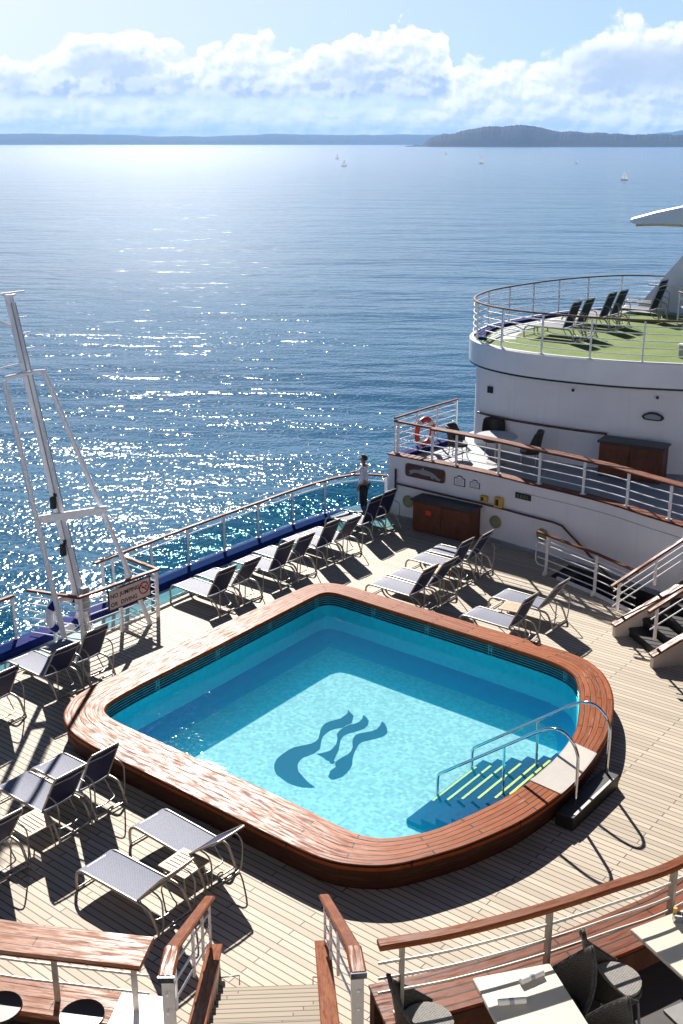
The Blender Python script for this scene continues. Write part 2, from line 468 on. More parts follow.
def offset2(path, d):
    outp = []
    for i in range(len(path)):
        a = path[max(0, i - 1)]; b = path[min(len(path) - 1, i + 1)]
        t = Vector((b[0] - a[0], b[1] - a[1])).normalized()
        outp.append((path[i][0] - t.y * d, path[i][1] + t.x * d))
    return outp
def rrect(w, h, c=None):
    """chamfered rail profile, width w, height h, top at 0"""
    c = c or min(w, h) * .28
    x = w / 2
    return [(-x, -h + c), (-x + c, -h), (x - c, -h), (x, -h + c), (x, -c), (x - c, 0), (-x + c, 0), (-x, -c)]

# ------------------------------------------------------------------ pool outline
def arc(cx, cy, r, a0, a1, n=10): return [(cx + r * math.cos(R(a0 + (a1 - a0) * i / n)), cy + r * math.sin(R(a0 + (a1 - a0) * i / n))) for i in range(n + 1)]
def _v3(l): return [(p[0], p[1], 0) for p in l]
RIM = [(-12.0, 10.10, -12.0, 10.93), (-10.5, 10.09, -10.5, 10.93), (-9.2, 10.08, -9.3, 10.91), (-8.43, 10.11, -8.6, 10.88), (-7.95, 10.28, -8.25, 10.93), (-7.52, 10.63, -7.98, 11.08),
       (-7.15, 11.27, -7.66, 11.5), (-6.91, 11.84, -7.47, 11.97), (-6.68, 12.65, -7.24, 12.85), (-6.58, 13.6, -7.13, 13.8), (-6.62, 14.5, -7.15, 14.6), (-6.78, 15.51, -7.28, 15.35),
       (-6.98, 16.2, -7.48, 15.9), (-7.3, 16.92, -7.85, 16.68), (-7.65, 17.47, -8.12, 17.13), (-8.05, 17.88, -8.38, 17.4), (-8.55, 18.13, -8.8, 17.56), (-9.3, 18.2, -9.5, 17.62),
       (-11.2, 18.2, -11.2, 17.66), (-13, 18.21, -13, 17.68), (-14.2, 18.22, -13.95, 17.70), (-14.72, 18.10, -14.32, 17.66), (-14.98, 17.8, -14.46, 17.5), (-15.04, 17.3, -14.48, 17.15),
       (-15.04, 15.5, -14.41, 15.5), (-15.03, 13.8, -14.34, 13.9), (-14.97, 12.2, -14.29, 12.3), (-14.90, 11.2, -14.22, 11.45), (-14.70, 10.75, -14.10, 11.12), (-14.35, 10.40, -13.85, 10.97),
       (-13.8, 10.18, -13.4, 10.93), (-13.05, 10.11, -12.9, 10.93)]
OUT = [p[:2] for p in crom([(a, b, 0) for a, b, _, _ in RIM], 6, True)]
INN = [p[:2] for p in crom([(c, d, 0) for _, _, c, d in RIM], 6, True)]
CY = 14.15
def grow(loop, d):
    n = len(loop); outp = []
    for i in range(n):
        a, b = loop[i - 1], loop[(i + 1) % n]
        t = Vector((b[0] - a[0], b[1] - a[1])).normalized()
        outp.append((loop[i][0] + t.y * d, loop[i][1] - t.x * d))   # loop runs counter-clockwise: +d is outwards
    return outp
def band(mb, A, za, B, zb, smooth=False, closed=True):
    """faces between two matched loops"""
    n = len(A); L = 0; vs = []; fs = []; uvs = []
    for i in range(n): vs += [(*A[i], za), (*B[i], zb)]
    Ls = [0]
    for i in range(n): Ls.append(Ls[-1] + (math.dist(A[i], A[(i + 1) % n]) + math.dist(B[i], B[(i + 1) % n])) / 2)
    w = math.dist((*A[3], za), (*B[3], zb))
    for i in range(n):
        j = (i + 1) % n
        fs.append((2 * i, 2 * j, 2 * j + 1, 2 * i + 1))
        wi = math.dist((*A[i], za), (*B[i], zb)); wj = math.dist((*A[j], za), (*B[j], zb))
        sc_ = w / wi if wi > 0 else 1
        uvs.append([(Ls[i], 0), (Ls[i + 1], 0), (Ls[i + 1], w), (Ls[i], w)])
    mb.add(vs, fs, uvs, smooth)

# ------------------------------------------------------------------ decks and walls (plans in metres; x towards the bow, y across the ship)
ZN, ZF = 1.8, 1.65           # terrace floors: camera side, far side
WALL_FAR = [(p[0], p[1]) for p in crom(_v3([(-17.3, 23.80), (-15.6, 23.84), (-14.1, 23.82), (-12.8, 23.68), (-11.7, 23.60), (-10.6, 23.44), (-9.6, 23.16), (-8.6, 22.92), (-7.1, 22.55)]), 5)]
CURVE_NEAR = [(p[0], p[1]) for p in crom(_v3([(-5.22, 7.0), (-4.88, 7.48), (-4.5, 8.13), (-4.17, 8.77), (-3.85, 9.5), (-3.54, 10.4), (-3.33, 11.8), (-3.25, 13.4), (-3.33, 15.2), (-3.6, 17.0), (-4.1, 18.6), (-4.8, 20.1), (-5.75, 21.75)]), 5)]
CURVE_LEFT = [(p[0], p[1]) for p in crom(_v3([(-18.3, 3.0), (-14, 3.15), (-11.4, 3.6), (-9.6, 4.25), (-8.5, 4.70), (-7.9, 4.98), (-7.4, 5.24), (-7.0, 5.45), (-6.55, 5.72)]), 5)]

deck_poly = [(-18.55, 3.0)] + [(-18.35, 12.0), (-18.55, 15), (-18.62, 18), (-18.62, 21.3), (-18.52, 22.5), (-18.36, 23.2), (-18.05, 23.65), (-17.4, 23.95)] + \
    [(-12, 23.9), (-9, 23.3), (-5.6, 22.2), (-3.5, 18.0), (-3.1, 13.4), (-3.4, 9.6), (-5.0, 6.6), (-6.4, 5.2), (-9, 4), (-12, 3.0)]
def fill_loops(name, loops, z, mat, parent=None):
    bm = bmesh.new(); edges = []
    for lp in loops:
        vs = [bm.verts.new((x, y, z)) for x, y in lp]
        edges += [bm.edges.new((vs[i], vs[(i + 1) % len(vs)])) for i in range(len(vs))]
    bmesh.ops.triangle_fill(bm, use_beauty=True, edges=edges)
    bmesh.ops.recalc_face_normals(bm, faces=bm.faces)
    for f in bm.faces:
        if f.normal.z < 0: f.normal_flip()
    me = bpy.data.meshes.new(name); bm.to_mesh(me); bm.free()
    me.materials.append(M[mat]); o = bpy.data.objects.new(name, me); COL.objects.link(o)
    if parent: o.parent = parent
    return o
WELL = [(-11.6, 22.55), (-8.3, 21.60), (-8.3, 22.85), (-9.6, 23.10), (-10.6, 23.38), (-11.6, 23.52)]
o = fill_loops('pool_deck', [deck_poly, grow(OUT, -.30), WELL], 0, 'teak_deck'); tag(o, 'pale teak planked pool deck', 'deck', kind='structure')

# stern margin: pale blue-green waterway and navy coaming along the rail
STERN = [(p[0], p[1]) for p in crom(_v3([(-18.12, 3.0), (-18.18, 9), (-18.28, 12.3), (-18.45, 15.0), (-18.56, 17.5), (-18.58, 20.0), (-18.58, 21.5), (-18.50, 22.5), (-18.34, 23.2), (-18.02, 23.66), (-17.46, 23.94)]), 8)]
mb = MB(); mb.sweep(lift(offset2(STERN, -.63), .004), [(-.26, -.03), (.24, -.03), (.24, 0), (-.26, 0)])
o = mb.build('waterway', 'teal_strip'); tag(o, 'pale blue-green painted waterway along the stern edge', 'deck margin', kind='structure')
mb = MB(); mb.sweep(lift(offset2(STERN, -.17), 0), [(-.21, 0), (.22, 0), (.22, .13), (.19, .16), (-.17, .16), (-.21, .12)])
o = mb.build('coaming', 'navy_paint'); tag(o, 'navy blue raised coaming under the glass stern rail', 'coaming', kind='structure')
# hull below the decks
hull = [(-18.75, 2.0)] + [(-18.6, 12), (-18.75, 16), (-18.8, 21.3), (-18.5, 23.5), (-17.6, 26.5), (-18.1, 30), (-17.8, 34), (-15, 37), (10, 38), (10, -8), (-12, -8)]
mb = MB(); mb.prism(hull, -9.5, -.03, top=False, bottom=False)
o = mb.build('ship_hull', 'hull_white'); tag(o, 'white steel hull under the decks', 'hull', kind='structure')

# --- far bulwark wall with cap
def wall_thing(name, label, cat, path, z0, z1, th, mat, cap=None):
    """upright wall along path (its outer face), thickness to the left of the path"""
    w = thing(name, label, cat, (path[0][0], path[0][1], 0))
    mb = MB(); mb.sweep(lift(path, z0), [(0, 0), (0, z1 - z0), (th, z1 - z0), (th, 0)]); mb.build('wall', mat, w)
    if cap:
        mb = MB(); mb.sweep(lift(path, z1 + cap[2]), [(-cap[1] + a, b) for a, b in [(0, -cap[2] + .008), (cap[0], -cap[2] + .008), (cap[0], -.012), (cap[0] - .012, 0), (.012, 0), (0, -.012)]])
        mb.build('cap', cap[3], w)
    return w
fw = wall_thing('bulwark_wall', 'curved white bulwark wall with varnished cap on the far side of the pool deck', 'wall', WALL_FAR, 0, 1.76, .14, 'wall_paint', (.30, .05, .045, 'cap_wood'))
# thin drip line scored along the wall
mb = MB(); mb.sweep(lift(WALL_FAR[14:], 1.50), [(0, 0), (-.006, .004), (-.006, .016), (0, .02)]); mb.build('seam_line', 'deck_grey', fw)
mb = MB(); mb.sweep(lift(WALL_FAR, 0.0), [(0, 0), (-.03, 0), (-.03, .09), (0, .10)]); mb.build('skirting', 'deck_grey', fw)
mb = MB()
HR = [(-17.0, 23.72, 1.02)] + [(x, y - .08, .98) for x, y in WALL_FAR[6::3] if x < -12.1] + [(-11.85, 23.52, .95)]
HR += [(-11.2, 23.4, .55), (-10.2, 23.25, -.1), (-9.4, 23.0, -.6)]
mb.tube(HR, .028, 8); mb.build('wall_handrail', 'dark_wood', fw)
mb = MB(); mb.tube([(-17.0, 23.73, .78), (-17.0, 23.73, 1.42)], .03, 6); mb.build('pipe', 'dark_recess', fw)

# --- far terrace deck
ft = [(-17.35, 23.9)] + [(x, y + .1) for x, y in WALL_FAR[5:]] + [(-5.75, 21.9), (-2.0, 26), (-4, 30), (-17.0, 30)]
mb = MB(); mb.prism(ft, ZF - .2, ZF); o = mb.build('terrace_deck', 'deck_grey'); tag(o, 'grey upper terrace floor behind the far bulwark', 'deck', kind='structure')
mb = MB(); mb.prism([(-17.28, 23.98), (-16.95, 24.1), (-16.75, 26.8), (-17.05, 26.9)], ZF + .004, ZF + .12); o = mb.build('terrace_coaming', 'navy_paint'); tag(o, 'navy coaming at the terrace corner', 'coaming', kind='structure')

# --- upper wall carrying the turf deck
UPW = [(p[0], p[1]) for p in crom(_v3([(-16.75, 28.6), (-16.72, 27.5), (-16.5, 26.85), (-16.0, 26.5), (-14.5, 26.3), (-12.2, 26.52), (-10.4, 27.28), (-8.6, 28.25), (-6.0, 29.9)]), 6)]
uw = thing('upper_wall', 'tall white curved wall under the turf terrace with a long dark handrail', 'wall', (-14.5, 26.3, ZF))
mb = MB(); mb.sweep(lift(UPW, ZF - .1), [(0, 0), (.15, 0), (.15, 2.4), (0, 2.4)]); mb.build('wall', 'wall_paint', uw)
mb = MB(); mb.tube([(x, y - .1, 2.62) for x, y in UPW[17:31]], .032, 8)
mb.tube([(x, y - .1, 2.62) for x, y in UPW[37:44]], .032, 8); mb.build('wall_handrail', 'dark_wood', uw)
mb = MB(); mb.box((-15.75, 26.42, 3.32), (.17, .06, .18)); mb.build('vent_box', 'dark_recess', uw)
for dx in (-11.1, -13.2):
    mb = MB(); mb.box((dx, 26.84 if dx > -12 else 26.32, 3.66), (.05, .06, .07)); mb.build('wall_lamp', 'dark_recess', uw)
# --- turf terrace
TURF = [(p[0], p[1]) for p in crom(_v3([(-7.5, 28.6), (-9.2, 27.62), (-10.5, 27.02), (-12.1, 26.36), (-13.9, 26.05), (-15.2, 26.15), (-16.3, 26.6), (-17.1, 27.4), (-17.6, 28.6), (-17.8, 30.3), (-17.45, 33.3), (-16.5, 35.5), (-15.2, 36.3), (-12, 36.9)]), 6)]
tp = TURF + [(-4, 37), (-4, 30)]
mb = MB(); mb.prism(offset2(TURF, -.12) + [(-4.1, 36.9), (-4.1, 30.1)], 4.2, 4.5); o = mb.build('turf_deck', 'turf'); tag(o, 'green artificial turf on the highest terrace', 'turf', kind='structure')
mb = MB(); mb.sweep(lift(offset2(TURF, -.34)[40:], 4.504), [(-.12, 0), (.12, 0), (.12, .07), (-.12, .07)]); o = mb.build('turf_coaming', 'navy_paint'); tag(o, 'navy coaming along the seaward edge of the turf', 'coaming', kind='structure')
mb = MB(); mb.sweep(lift(offset2(TURF, -.95)[40:], 4.504), [(-.36, -.03), (.36, -.03), (.36, 0), (-.36, 0)]); o = mb.build('turf_margin', 'deck_grey'); tag(o, 'pale grey painted margin beside the turf', 'deck margin', kind='structure')
tl = thing('terrace_parapet', 'smooth white parapet lip around the green turf terrace', 'parapet', (-13.9, 26.05, 3.9))
mb = MB(); mb.sweep(lift(TURF, 0), [(0, 3.92), (0, 4.52), (-.05, 4.56), (-.12, 4.56), (-.12, 4.14), (-.5, 3.92)]); mb.build('lip', 'white_paint', tl)
mb = MB(); mb.sweep(lift(TURF, 0), [(-.015, 3.865), (-.015, 3.915), (-.5, 3.915), (-.5, 3.865)]); mb.build('shade_strip', 'dark_recess', tl)  # dark strip stands in for the shade line under the lip

# --- camera-side terrace: curved bulwark with wide varnished shelf, right part
nw = thing('curved_bulwark', 'curved bulwark topped by a wide red varnished shelf right of the near stairs', 'wall', (-4.5, 8.13, 0))
mb = MB(); mb.sweep(lift(CURVE_NEAR, 0), [(0, 0), (0, 2.10), (-.14, 2.10), (-.14, 0)]); mb.build('wall', 'skirt_wood', nw)
mb = MB(); mb.sweep(lift(CURVE_NEAR, 2.15), [(.05, -.045), (.05, -.012), (.038, 0), (-.50, 0), (-.512, -.012), (-.512, -.045)]); mb.build('shelf', 'cap_wood', nw)
mb = MB(); mb.sweep(lift(offset2(CURVE_NEAR, -.44), ZN), [(0, 0), (0, .30), (-.03, .30), (-.03, 0)]); mb.build('inner_panel', 'dark_wood', nw)
lw = thing('bar_bulwark', 'curved bulwark with a sun-bleached varnished shelf left of the near stairs', 'wall', (-7.9, 4.98, 0))
mb = MB(); mb.sweep(lift(CURVE_LEFT, 0), [(0, 0), (0, 2.10), (-.14, 2.10), (-.14, 0)]); mb.build('wall', 'skirt_wood', lw)
mb = MB(); mb.sweep(lift(CURVE_LEFT[:-5], 2.15), [(.05, -.045), (.05, -.012), (.038, 0), (-.36, 0), (-.372, -.012), (-.372, -.045)]); mb.build('shelf', 'counter_wood', lw)
mb = MB(); mb.sweep(lift(CURVE_LEFT[-6:], 2.15), [(.05, -.045), (.05, -.012), (.038, 0), (-.5, 0), (-.512, -.012), (-.512, -.045)]); mb.build('painted_shelf', 'white_paint', lw)
nt_poly = offset2(CURVE_NEAR, -.1)[:-6] + [(2, 22), (7, 13), (3.4, 3.2), (0.2, .7), (-3.8, 4.2)]
mb = MB(); mb.prism(nt_poly, ZN - .2, ZN); o = mb.build('dining_terrace', 'dark_floor'); tag(o, 'dark floor of the dining terrace', 'deck', kind='structure')
mb = MB(); mb.prism(offset2(CURVE_LEFT, -.1) + [(-4.6, 3.6), (-.7, .0), (-9.0, -6.6), (-18, -6)], ZN - .2, ZN); o = mb.build('bar_terrace', 'dark_floor'); tag(o, 'dark floor of the bar terrace', 'deck', kind='structure')
# superstructure that the photographer stands on; out of view, put in to block sky and bounce sun
SUP = [(-16, -12.0), (-9.3, -6.4), (-.62, .42), (3.9, 4.1), (6.6, 9), (7.2, 13.4), (6.6, 18), (3.5, 23), (-2.2, 26.5)]
sp_ = thing('superstructure', 'unseen white ship superstructure with bands of dark windows, added to block and bounce light behind the terraces', 'superstructure', (4, 4, 0))
for (z0, z1, mt, nm, q) in ((0., 2.6, 'wall_paint', 'wall', 0), (2.6, 3.6, 'window_dark', 'window', -.06), (3.6, 5.6, 'wall_paint', 'wall', 0), (5.6, 6.6, 'window_dark', 'window', -.06), (6.6, 8.0, 'wall_paint', 'wall', 0)):
    mb = MB(); mb.sweep(lift(offset2(SUP, q), z0), [(0, 0), (0, z1 - z0), (-.2, z1 - z0), (-.2, 0)]); mb.build(nm, mt, sp_)
mb = MB(); mb.prism(offset2(SUP, -.2) + [(10, 30), (14, 0), (0, -14)], 7.8, 7.99); mb.build('roof', 'deck_grey', sp_)

# ------------------------------------------------------------------ swimming pool
WZ = .14; FZ = -.70; CZ = .45
pool = thing('swimming_pool', 'raised square swimming pool with a wide varnished wooden rim and blue water', 'swimming pool', (-10.3, CY, 0))
mb = MB()
band(mb, OUT, CZ - .02, grow(OUT, -.025), CZ); band(mb, grow(OUT, -.025), CZ, grow(INN, .02), CZ); band(mb, grow(INN, .02), CZ, INN, CZ - .015)
band(mb, INN, CZ - .015, INN, CZ - .07); band(mb, OUT, CZ - .02, OUT, CZ - .085)
mb.build('coping', 'coping_wood', pool)
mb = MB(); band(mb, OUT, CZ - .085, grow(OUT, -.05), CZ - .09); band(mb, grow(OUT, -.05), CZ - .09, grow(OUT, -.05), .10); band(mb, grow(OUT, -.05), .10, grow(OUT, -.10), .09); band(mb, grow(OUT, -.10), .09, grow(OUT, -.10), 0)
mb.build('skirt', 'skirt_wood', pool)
IN2 = grow(INN, .24)
mb = MB(); band(mb, INN, CZ - .073, IN2, CZ - .073); band(mb, IN2, CZ - .073, IN2, .05); band(mb, IN2, .11, INN, .11); mb.build('overflow_channel', 'dark_recess', pool)
mb = MB()
for z in (.185, .235, .285, .335):
    mb.tube(lift(grow(INN, .03), z), .012, 6, closed=True)
mb.build('grille_rail', 'teal_metal', pool)
lp = grow(INN, .035)
acc = 0; nxt = .3
for i in range(len(lp)):
    a, b = lp[i], lp[(i + 1) % len(lp)]
    acc += math.dist(a, b)
    if acc >= nxt:
        nxt += 1.55; ang = math.atan2(b[1] - a[1], b[0] - a[0])
        mb = MB()
        for q in (-.035, .035): mb.box((b[0] + math.cos(ang) * q, b[1] + math.sin(ang) * q, .262), (.014, .05, .235), ang)
        mb.box((b[0], b[1], .25), (.08, .02, .03), ang)
        mb.build('grille_bracket', 'teal_metal', pool)
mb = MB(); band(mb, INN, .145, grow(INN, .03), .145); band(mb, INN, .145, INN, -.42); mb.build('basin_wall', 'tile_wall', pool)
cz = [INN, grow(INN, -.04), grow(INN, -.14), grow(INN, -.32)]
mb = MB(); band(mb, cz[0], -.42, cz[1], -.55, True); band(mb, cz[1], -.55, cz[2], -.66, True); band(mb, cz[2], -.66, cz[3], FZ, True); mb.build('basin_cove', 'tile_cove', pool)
o = fill_loops('basin_floor', [grow(INN, -.31)], FZ - .0, 'tile_floor'); o.data.transform(Matrix.Translation((10.3, -CY, 0))); o.parent = pool
mb = MB(); mb.prism(grow(INN, .012), FZ - .06, WZ); mb.build('water', 'pool_water', pool)

# emblem: three wavy strands of hair and a crescent, laid in dark tile on the floor
EMBXY = {
 'crescent_strand': [(-12.07, 15.37), (-11.96, 15.31), (-11.83, 15.25), (-11.68, 15.00), (-11.71, 14.88), (-11.71, 14.76), (-11.78, 14.65), (-11.82, 14.53), (-11.82, 14.41), (-11.79, 14.27), (-11.71, 14.12), (-11.61, 13.98), (-11.54, 13.87), (-11.53, 13.70), (-11.56, 13.56), (-11.59, 13.46), (-11.57, 13.35), (-11.52, 13.23), (-11.46, 13.16), (-11.36, 13.06), (-11.17, 12.97), (-10.99, 12.89), (-10.79, 12.84), (-10.87, 12.77), (-10.95, 12.71), (-11.09, 12.67), (-11.25, 12.66), (-11.41, 12.69), (-11.59, 12.74), (-11.73, 12.84), (-11.84, 12.96), (-11.93, 13.13), (-11.96, 13.31), (-11.97, 13.49), (-11.96, 13.62), (-11.91, 13.72), (-11.85, 13.82), (-11.79, 13.93), (-11.78, 14.02), (-11.80, 14.14), (-11.89, 14.29), (-11.98, 14.42), (-12.05, 14.58), (-12.07, 14.69), (-12.05, 14.80), (-12.01, 14.89), (-11.96, 15.01), (-11.97, 15.14), (-11.99, 15.27)],
 'profile_strand': [(-11.70, 15.39), (-11.60, 15.35), (-11.48, 15.27), (-11.39, 15.12), (-11.37, 14.99), (-11.39, 14.88), (-11.43, 14.77), (-11.48, 14.66), (-11.50, 14.53), (-11.46, 14.39), (-11.36, 14.22), (-11.26, 14.08), (-11.19, 13.93), (-11.13, 13.80), (-11.09, 13.72), (-11.04, 13.70), (-11.03, 13.63), (-11.08, 13.61), (-11.15, 13.66), (-11.20, 13.65), (-11.31, 13.69), (-11.39, 13.70), (-11.48, 13.71), (-11.44, 13.77), (-11.40, 13.85), (-11.36, 13.95), (-11.38, 14.05), (-11.42, 14.20), (-11.52, 14.36), (-11.64, 14.49), (-11.69, 14.65), (-11.70, 14.77), (-11.68, 14.92), (-11.62, 15.01), (-11.60, 15.13), (-11.63, 15.26)],
 'shoulder_strand': [(-11.27, 15.41), (-11.17, 15.37), (-11.06, 15.28), (-10.94, 15.14), (-10.91, 15.02), (-10.93, 14.91), (-10.98, 14.79), (-11.04, 14.68), (-11.09, 14.58), (-11.09, 14.45), (-11.03, 14.30), (-10.96, 14.14), (-10.86, 13.97), (-10.75, 13.82), (-10.69, 13.68), (-10.65, 13.53), (-10.64, 13.40), (-10.67, 13.30), (-10.70, 13.23), (-10.74, 13.21), (-10.83, 13.24), (-10.87, 13.32), (-10.92, 13.41), (-10.93, 13.49), (-10.93, 13.58), (-11.00, 13.64), (-11.04, 13.71), (-11.05, 13.84), (-11.04, 13.94), (-11.03, 14.05), (-11.05, 14.17), (-11.12, 14.31), (-11.24, 14.45), (-11.31, 14.57), (-11.35, 14.70), (-11.32, 14.80), (-11.26, 14.89), (-11.20, 14.98), (-11.17, 15.11), (-11.20, 15.25)]}
emb = None
for k, (nm, poly) in enumerate(EMBXY.items()):
    o = fill_loops('emblem' if k == 0 else nm, [poly], FZ + .004, 'tile_logo'); o.data.transform(Matrix.Translation((10.3, -CY, 0)))
    if emb is None: emb = o; o.parent = pool
    else: o.parent = emb

# steps inside the pool, mat, handrails and boarding step: they sit at the middle of the bowed side
s0 = 14.33
xs_ = [(-7.54, .03), (-7.77, -.10), (-8.08, -.23), (-8.38, -.36), (-8.66, -.49), (-8.95, -.62)]
for k, (xe, z) in enumerate(xs_):
    x1 = -7.0 if k == 0 else xs_[k - 1][0]
    mb = MB(); mb.box(((xe + x1) / 2 + .01, 14.1 + .004 * k, (z + FZ) / 2), (x1 - xe + .02, 2.4 - .01 * k, z - FZ)); st = mb.build('pool_step', 'tile_step', pool)
    mb = MB(); mb.box((xe + .035, s0, z + .004), (.042, 1.36, .008)); mb.build('nosing', 'yellow_edge', st)
mb = MB()
mo = [p for p in OUT if p[0] > -7.0 and 13.48 < p[1] < 15.06]; mi = [p for p in INN if p[0] > -7.4 and 13.58 < p[1] < 15.12]
mo.sort(key=lambda p: p[1]); mi.sort(key=lambda p: p[1])
matpoly = mi + mo[::-1]
mb.prism(matpoly, CZ + .001, CZ + .012); mt = mb.build('grip_mat', 'mat_white', pool)
mb = MB()
for i in range(19):
    t = i / 18
    a = Vector(mi[0]).lerp(Vector(mo[0]), .03 + .94 * t); c = Vector(mi[-1]).lerp(Vector(mo[-1]), .03 + .94 * t)
    md = (Vector(mi[len(mi) // 2]).lerp(Vector(mo[len(mo) // 2]), .03 + .94 * t))
    mb.tube([(a.x, a.y, CZ + .014), (md.x, md.y, CZ + .014), (c.x, c.y, CZ + .014)], .006, 4)
mb.build('rib', 'cream_paint', mt)
for y in (13.87, 14.95):
    mb = MB()
    pts = crom([(-6.47, y, .22), (-6.47, y, .90), (-6.50, y, 1.08), (-6.60, y, 1.24), (-6.77, y, 1.34), (-6.98, y, 1.31), (-7.2, y, 1.17)], 5) + [(-8.88, y, -.17)] + crom([(-8.88, y, -.17), (-8.95, y, -.24), (-8.97, y, -.34), (-8.97, y, FZ)], 4)[1:]
    mb.tube(pts, .026, 10); hr = mb.build('handrail', 'chrome', pool)
    mb = MB(); mb.tube([(-7.74, y, .74), (-7.72, y, -.1)], .022, 8); mb.build('upright', 'chrome', hr)
mb = MB(); mb.cbox((-6.43, 14.24, .11), (.30, 1.56, .22), .012); bs = mb.build('boarding_step', 'step_black', pool)
mb = MB(); mb.box((-6.31, 14.2, .224), (.045, 1.30, .010)); mb.build('nosing', 'mat_white', bs)

# ------------------------------------------------------------------ rails
def railing(name, label, cat, path, post_s, zb, zt, bars, top=(.085, .05), post=(.05, .05), topmat='rail_wood', postmat='white_rail', barr=.013, group=None, glass=None, topoff=0., outset=0.):
    """path: ground plan; posts at arc lengths post_s; bars: heights; zb foot, zt top of the handrail"""
    r = thing(name, label, cat, (path[0][0], path[0][1], zb), group=group)
    P = lift(path, 0)
    mb = MB(); mb.sweep([(x, y, zt) for x, y, _ in P], [(a + topoff, b) for a, b in rrect(*top)]); mb.build('handrail', topmat, r)
    for s in post_s:
        p, d = at_len(P, s)
        mb = MB(); a = math.atan2(d.y, d.x)
        mb.box((p[0], p[1], (zb + zt - top[1]) / 2), (post[0], post[1], zt - zb - top[1]), a)
        mb.box((p[0], p[1], zb + .012), (.12, .10, .024), a)
        mb.build('post', postmat, r)
    for z in bars:
        mb = MB(); mb.tube([(x, y, z) for x, y, _ in P], barr, 6); mb.build('rail_bar', postmat, r)
    if glass:
        g0, g1 = glass
        for s, e in zip(post_s, post_s[1:]):
            pts = [at_len(P, s + .04 + (e - s - .08) * k / 4)[0] for k in range(5)]
            mb = MB(); mb.sweep([(x, y, g0) for x, y, _ in pts], [(-.006, 0), (.006, 0), (.006, g1 - g0), (-.006, g1 - g0)]); mb.build('glass_panel', 'tinted_glass', r)
    return r
P1 = [p for p in STERN if p[1] <= 12.66]
def at_y(path, y):
    q = lift(path, 0); T = plen(q)
    for s in range(int(T * 20) + 1):
        if at_len(q, s / 20)[0][1] >= y: return s / 20
    return T - .03
railing('stern_railing', 'glass-panelled white stern rail left of the white mast', 'railing', P1, [at_y(P1, y) for y in (3.2, 4.6, 5.9, 7.2, 8.5, 9.9, 11.25, 12.55)], .15, 1.12, [.93], (.10, .05), (.06, .05), glass=(.22, .90), group=None)
P2 = [p for p in STERN if p[1] >= 14.5]
railing('stern_railing', 'long glass-panelled white stern rail curving to the dolphin wall', 'railing', P2, [.05] + [at_y(P2, y) for y in (15.0, 16.2, 17.42, 18.66, 19.92, 21.26, 22.5)] + [plen(lift(P2, 0)) - .75, plen(lift(P2, 0)) - .02], .15, 1.12, [.93], (.10, .05), (.06, .05), glass=(.22, .90))

# enclosure around the mast
en = thing('mast_enclosure', 'boxed rail with wooden top around the foot of the mast', 'railing', (-17.1, 14.1, 0))
ep = [(-18.30, 12.66), (-17.16, 13.06), (-17.08, 15.12), (-18.48, 15.22), (-18.42, 14.52)]
mb = MB(); mb.sweep(lift(ep, 1.12), rrect(.10, .05)); mb.build('handrail', 'rail_wood', en)
for p in ((-17.16, 13.09), (-17.11, 14.08), (-17.09, 15.08), (-18.2, 15.19), (-17.75, 12.86)):
    mb = MB(); mb.box((p[0], p[1], .535), (.06, .06, 1.07)); mb.build('post', 'white_rail', en)
for z in (.16, .32, .48, .64, .80, .95):
    mb = MB(); mb.tube([(*p, z) for p in ep[1:4]], .013, 6); mb.tube([(*p, z) for p in ep[:2]], .013, 6); mb.build('rail_bar', 'white_rail', en)
# warning sign
sg = thing('warning_sign', 'white NO JUMPING OR DIVING sign on the mast enclosure rail', 'sign', (-17.03, 14.27, .62))
mb = MB(); mb.box((-17.03, 14.27, .83), (.02, 1.12, .42)); mb.build('board', 'sign_white', sg)
mb = MB()
for (dy, dz, sy, sz) in ((0, .215, 1.15, .02), (0, -.215, 1.15, .02), (.565, 0, .02, .45), (-.565, 0, .02, .45)):
    mb.box((-17.027, 14.27 + dy, .83 + dz), (.034, sy, sz))
mb.build('frame', 'sign_black', sg)
def text_mesh(name, body, size, mat, parent, loc, rot, align='LEFT', ext=.002, bold=.0):
    c = bpy.data.curves.new(name, 'FONT'); c.body = body; c.size = size; c.align_x = align; c.extrude = ext; c.offset = bold; c.space_character = 1.06
    t = bpy.data.objects.new(name, c); COL.objects.link(t)
    dg = bpy.context.evaluated_depsgraph_get()
    me = bpy.data.meshes.new_from_object(t.evaluated_get(dg)); bpy.data.objects.remove(t); bpy.data.curves.remove(c)
    me.materials.clear(); me.materials.append(M[mat]); me.name = name
    o = bpy.data.objects.new(name, me); COL.objects.link(o); o.parent = parent
    o.location = Vector(loc) - parent_loc(parent); o.rotation_euler = rot
    return o
text_mesh('lettering', 'NO JUMPING', .128, 'sign_black', sg, (-17.018, 13.75, .865), (R(90), 0, R(90)), bold=.003)
text_mesh('lettering', 'OR  DIVING', .128, 'sign_black', sg, (-17.018, 13.75, .68), (R(90), 0, R(90)), bold=.003)
mb = MB(); mb.tube([(-17.014, 14.66 + .125 * math.cos(R(a)), .84 + .125 * math.sin(R(a))) for a in range(0, 360, 15)], .014, 6, closed=True)
mb.tube([(-17.014, 14.66 - .085, .84 + .085), (-17.014, 14.66 + .085, .84 - .085)], .012, 6); mb.build('prohibition_mark', 'sign_red', sg)
mb = MB(); mb.tube([(-17.015, 14.60, .86), (-17.015, 14.66, .84), (-17.015, 14.71, .80)], .014, 6); mb.disc((-17.018, 14.715, .865), .022, .006, 12, 'X'); mb.build('diver_pictogram', 'sign_black', sg)

